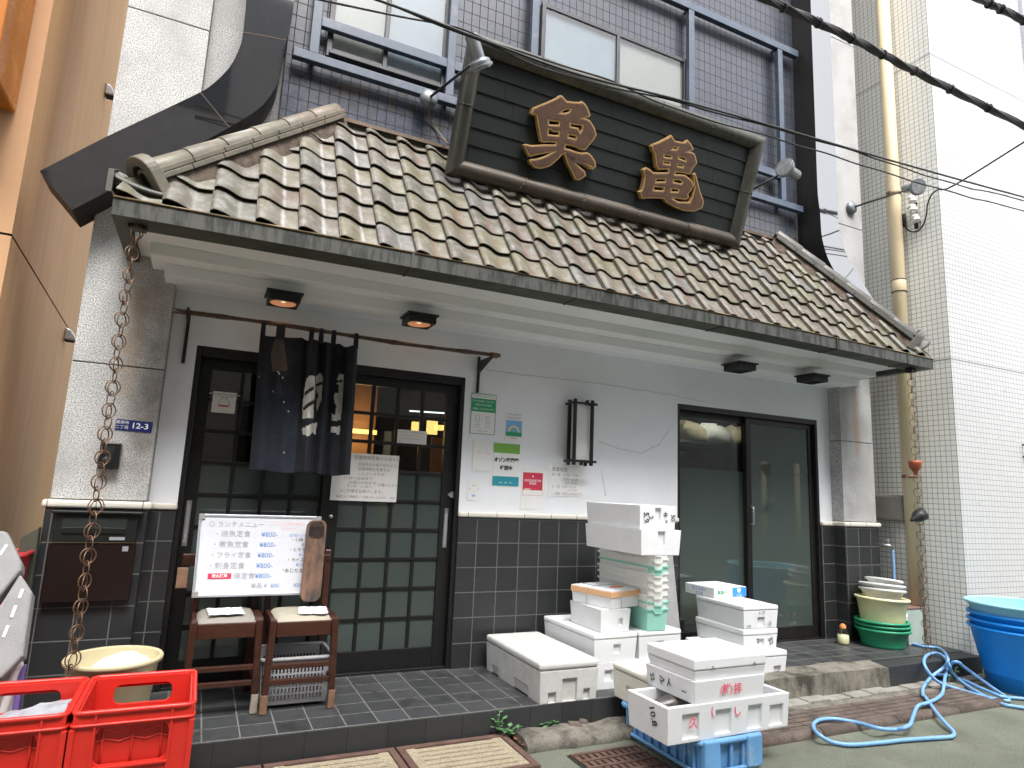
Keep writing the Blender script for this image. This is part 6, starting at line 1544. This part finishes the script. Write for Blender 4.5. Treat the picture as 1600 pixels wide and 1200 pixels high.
t = thing('dust_bin', (-.93, 3.97, .4), 'dull red bin standing behind the grey foam lids', 'bin')
m = MB(); z1 = WY(45, 866, 3.9).z; m.x = Matrix.Translation((WY(36, 870, 3.9).x-.15, 3.95, 0)); m.taper(-.16, .16, -.13, .13, .0, z1, .03); m.build('body', 'bin_red', t, bevel=.012)
m = MB(); m.x = Matrix.Translation((WY(36, 870, 3.9).x-.15, 3.95, 0)); m.tube([(x, y, z1) for x, y in rrect(-.165, .165, -.135, .135, .03, 5)], .012, 8, closed=True); m.build('rim', 'bin_red', t)
p = WY(52, 845, 4.02); m = MB(); m.hexa([(p.x-.07, 4.0, .2), (p.x+.035, 4.0, .2), (p.x+.035, 4.06, .2), (p.x-.07, 4.06, .2)], [(p.x-.05, 4.0, p.z+.02), (p.x+.02, 4.0, p.z+.07), (p.x+.02, 4.06, p.z+.07), (p.x-.05, 4.06, p.z+.02)]); simple('dark_panel', m, 'gutter_under', 'narrow dark green panel standing in the gap beside the left pier', 'panel', bevel=.005)
# white frame with purple edge behind the left crate
t = thing('folding_frame', (-.86, 3.4, 0), 'white plastic folding frame with a purple edge behind the left crate', 'frame')
a = WY(30, 1034, 3.36); m = MB(); m.tube(smooth_path([(a.x-.3, 3.36, a.z-.0), (a.x-.06, 3.36, a.z+.01), (a.x, 3.36, a.z-.01), (a.x-.015, 3.36, a.z-.08), (a.x-.06, 3.37, 0.)], 5), .016, 8); m.build('tube', 'basin_white', t)
a = WY(12, 1060, 3.38); m = MB(); m.box(a.x-.25, a.x+.03, 3.39, 3.42, .02, a.z+.03); m.build('panel', 'basin_white', t, bevel=.004); m = MB(); m.box(a.x+.031, a.x+.05, 3.385, 3.425, .02, a.z+.04); m.build('purple_edge', mat('purple_plastic', (.25, .16, .48), .4), t)

# ------------------------------------------------------------------ neighbours
# left: orange-beige building
LX, LY = -1.02, 4.0
t = thing('orange_building', (-5, 8, 0), 'orange beige rendered building at the left edge with a narrow gap to the shop', 'building')
ang = R(3.0); dirv = Vector((math.sin(-ang)*-1*-1, math.cos(ang), 0))
e1 = Vector((LX, LY, 0)); sd_ = Vector((-math.sin(ang), math.cos(ang), 0)); fd = Vector((-math.cos(ang), -math.sin(ang), 0))
jz = 2.52
m = MB()
def wallq(a, b_, z0, z1): m.quad((a.x, a.y, z0), (b_.x, b_.y, z0), (b_.x, b_.y, z1), (a.x, a.y, z1))
for z0, z1 in ((0, jz-.006), (jz+.006, 9.9)):
    m.cur = 0; wallq(e1, e1+sd_*9, z0, z1)
    m.cur = 1; wallq(e1, e1+fd*.33, z0, z1); wallq(e1+fd*.342, e1+fd*8, z0, z1)
m.cur = 2; q1 = e1-Vector((.012, 0, 0))+Vector((0, .012, 0)); wallq(q1, q1+sd_*9, 0, 9.9); wallq(q1, q1+fd*8, 0, 9.9)
m.build('wall', ['orange_wall', 'orange_front', 'joint'], t)
for px, py in ((165, 141), (102, 522)):
    # hood vents on the side wall
    best = None
    r = ray(px, py); den = r.x*math.cos(ang)+r.y*math.sin(ang)
    k = ((e1-CAM).x*math.cos(ang)+(e1-CAM).y*math.sin(ang))/den; c = CAM+r*k
    m = MB(); s = .05
    m.hexa([c+Vector((0, -s, -s*1.1)), c+Vector((0, s, -s*1.1)), c+Vector((s*2, s, -s*1.1)), c+Vector((s*2, -s, -s*1.1))], [c+Vector((0, -s, s)), c+Vector((0, s, s)), c+Vector((s*.8, s, s*.8)), c+Vector((s*.8, -s, s*.8))]); h = m.build('vent_hood', 'alu', t, bevel=.012)
    m = MB(); m.box(c.x+.008, c.x+s*1.8, c.y-s*.8, c.y+s*.8, c.z-s*1.1-.004, c.z-s*1.1-.001); m.build('opening', 'slot', h)
# glossy orange projecting sign
c = WY(6, 60, 3.72); t = thing('projecting_sign', (c.x, 3.72, c.z), 'glossy orange panel on the left building, cut by the top left corner', 'sign panel')
e = WY(24, 20, 3.72); e2 = WY(0, 128, 3.72)
m = MB(); m.box(e.x-.5, e.x, 3.6, 3.99, e2.z-.02, 7); m.build('panel', 'orange_gloss', t, bevel=.01)
m = MB()
for k in range(6): m.box(e.x-.46+k*.075, e.x-.45+k*.075, 3.594, 3.6005, e2.z, 7)
m.build('rib', 'orange_print', t)
# right: white mosaic building
WXX, WYY = 6.05, 3.51
t = thing('white_building', (9, 8, 0), 'white mosaic tiled building at the right', 'building')
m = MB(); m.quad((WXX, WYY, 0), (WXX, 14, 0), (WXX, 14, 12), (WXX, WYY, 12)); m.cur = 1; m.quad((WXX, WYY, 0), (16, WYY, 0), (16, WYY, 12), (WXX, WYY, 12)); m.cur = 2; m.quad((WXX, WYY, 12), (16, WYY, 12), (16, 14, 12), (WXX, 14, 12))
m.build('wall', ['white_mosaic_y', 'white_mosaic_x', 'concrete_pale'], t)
m = MB()
for pts in ([(1448, 81), (1600, 160)], [(1480, 559), (1600, 592)]):
    a = WY(*pts[0], WYY); z = a.z; m.box(WXX+.001, 14, WYY-.0015, WYY+.01, z-.005, z+.005); m.box(WXX-.0015, WXX+.0, WYY+.001, 9, z-.005, z+.005)
m.build('expansion_joint', 'ink_grey', t)
a = WY(1596, 60, WYY); m = MB(); m.box(a.x, a.x+.3, WYY-.04, WYY-.001, a.z-2.0, 11); m.build('metal_strip', 'alu', t)
a = WY(1598, 705, WYY); m = MB(); m.tube(smooth_path([(a.x, WYY, a.z+.06), (a.x-.005, WYY-.05, a.z+.05), (a.x-.005, WYY-.05, a.z-.04), (a.x, WYY, a.z-.05)], 4), .008, 8); m.build('hook', 'dark_metal', t)
# porcelain insulators with cable loop on the side wall of the white building
def onx(px, py): return WX(px, py, WXX)
ZI = lambda x, y: (1320+x/9.23, 250+y/9.23)
t = thing('cable_anchor', tuple(onx(1432, 335)), 'porcelain insulators holding a cable loop on the white side wall', 'insulator')
for (x, y, s) in ((1035, 600, 1.), (1040, 730, 1.15), (1090, 870, 1.0)):
    p = onx(*ZI(x, y)); m = MB(); m.x = Matrix.Translation(p+Vector((-.07, 0, 0))) @ Matrix.Rotation(R(-20), 4, 'X') @ Matrix.Diagonal((s, s, s, 1)); m.lathe([(0, .04), (.03, .036), (.034, .02), (.022, .008), (.036, -.006), (.036, -.03), (.02, -.036), (0, -.038)], n=20); o = m.build('insulator', 'ceramic', t)
    m = MB(); m.tube([p+Vector((.0, 0, -.02)), p+Vector((-.07, 0, -.02))], .008, 8); m.build('pin', 'dark_metal', o)
for (x, y) in ((905, 880), (1075, 905)):
    p = onx(*ZI(x, y)); m = MB(); m.tube([p+Vector((-.05, 0, .06)), p+Vector((-.05, 0, -.07))], .018, 10); m.build('clip', 'dark_metal', t)
lp = [onx(*ZI(x, y))+Vector((-.06, 0, 0)) for x, y in ((920, 880), (935, 990), (1010, 1050), (1110, 1040), (1190, 950), (1235, 800), (1250, 660), (1310, 520), (1400, 450))]
lp += [WY(1490, 290, 3.2), WY(1600, 222, 2.6), WY(1760, 120, 1.8)]
m = MB(); m.tube(smooth_path(lp, 6), .007, 6); m.build('cable', 'cable', t)
# overhead cables along the street
def cable(pts, y, r, name, lab, group, wig=0, mt='cable', twist=None):
    P = smooth_path([WY(px, py, y) for px, py in pts], 12)
    if wig: P = [p+Vector((0, 0, wig*math.sin(k*.55))) for k, p in enumerate(P)]
    m = MB(); m.tube(P, r, 8)
    if twist:
        for ph in (0, 2.1, 4.2): m.tube([p+Vector((0, math.cos(k*.5+ph), math.sin(k*.5+ph)))*r*.75 for k, p in enumerate(P)], r*.55, 6)
        for k in range(4, len(P)-2, 5):
            d = (P[k+1]-P[k]).normalized(); m.tube([P[k], P[k]+d*.012], r*1.5, 10)
            m.bar(P[k], P[k]+Vector((0, 0, r*2.1)), .006)
    return simple(name, m, mt, lab, 'cable', group)
TH = 'thin wires strung in front of the sign'
cable([(300, -95), (590, 0), (740, 57), (900, 115), (1060, 156), (1200, 195), (1400, 253), (1600, 308), (1900, 388)], 3.05, .0075, 'overhead_wire', 'upper straight thin wire crossing in front of the signboard', TH)
cable([(300, -115), (560, -12), (740, 60), (880, 117), (1040, 155), (1200, 198), (1330, 235), (1410, 262), (1500, 290), (1600, 314), (1900, 396)], 3.06, .0055, 'overhead_wire', 'wavy thin wire close under the straight one', TH, .004)
cable([(300, -70), (500, 0), (700, 40), (800, 77), (950, 125), (1060, 172), (1200, 213), (1300, 243), (1400, 275), (1500, 304), (1600, 330), (1900, 410)], 3.1, .0055, 'overhead_wire', 'lowest wavy thin wire crossing the signboard', TH, .004)
BT = 'thick cable bundles over the street'
cable([(1040, -75), (1200, 0), (1330, 60), (1450, 122), (1600, 197), (1800, 300)], 2.4, .020, 'cable_bundle', 'thick lashed cable bundle crossing the upper right', BT, 0, 'cable', True)
cable([(1350, -90), (1530, -2), (1600, 32), (1800, 130)], 2.3, .022, 'cable_bundle', 'thick cable bundle cut by the top right corner', BT, 0, 'cable', True)
# ------------------------------------------------------------------ across the street (mirrored in the glass)
t = thing('opposite_building', (2, -3.6, 0), 'plain grey office building across the street, mirrored in the glass doors', 'building')
m = MB(); m.box(-12, 5.5, -7, -3.6, 0, 10.); m.box(5.501, 9.5, -7, -3.6, 0, 7.); m.build('wall', 'opp_wall', t)
for fl in range(3):
    for k in range(7):
        x = -11+k*2.3; z = 1.0+fl*3.2; m = MB(); m.box(x, x+1.5, -3.61, -3.57, z, z+1.6); m.build('window', 'opp_dark', t)
t = thing('tall_building', (16, -3.6, 0), 'pale low building further along the street, mirrored in the granite band', 'building')
m = MB(); m.box(9.6, 30, -8, -4.2, 0, 5.0); m.build('wall', 'opp_wall', t)

for px, lab in ((1195, 'yellow pole across the street, mirrored left in the right glass door'), (1247, 'yellow pole across the street, mirrored right in the right glass door'), (598, 'yellow pole across the street, mirrored in the lattice panes')):
    c = WY(px, 800, 8.48+3.1); m = MB(); m.tube([(c.x, -3.1, 0), (c.x, -3.1, 2.3)], .07, 12); simple('yellow_pole', m, 'basin_yellow', lab, 'pole', 'yellow poles across the street')
# ------------------------------------------------------------------ daylight
w = bpy.data.worlds.new('World'); sc.world = w; w.use_nodes = True
nt = w.node_tree; bg = nt.nodes['Background']
sky = nt.nodes.new('ShaderNodeTexSky'); sky.sky_type = 'NISHITA'; sky.sun_disc = False
SUN_EL, SUN_AZ = R(58), R(182)
sky.sun_elevation = SUN_EL; sky.sun_rotation = SUN_AZ; sky.air_density = 1.; sky.dust_density = 4.; sky.ozone_density = 1.
hs = nt.nodes.new('ShaderNodeHueSaturation'); hs.inputs['Saturation'].default_value = .22
nt.links.new(sky.outputs[0], hs.inputs['Color']); nt.links.new(hs.outputs[0], bg.inputs['Color']); bg.inputs['Strength'].default_value = .15
sd2 = bpy.data.lights.new('sun', 'SUN'); sd2.energy = .9; sd2.angle = R(25); sd2.color = (1., .97, .93)
so = bpy.data.objects.new('sun', sd2); col.objects.link(so)
dvec = Vector((math.sin(SUN_AZ)*math.cos(SUN_EL), math.cos(SUN_AZ)*math.cos(SUN_EL), math.sin(SUN_EL)))
so.rotation_euler = dvec.to_track_quat('Z', 'Y').to_euler(); so.location = dvec*30
sc.view_settings.view_transform = 'Standard'; sc.view_settings.look = 'None'; sc.view_settings.gamma = 1; sc.view_settings.use_curve_mapping = False
sc.view_settings.exposure = 1.9
sc.cycles.max_bounces = 8; sc.cycles.transparent_max_bounces = 12
for o in list(bpy.data.objects):
    if '_w' in o: del o['_w']
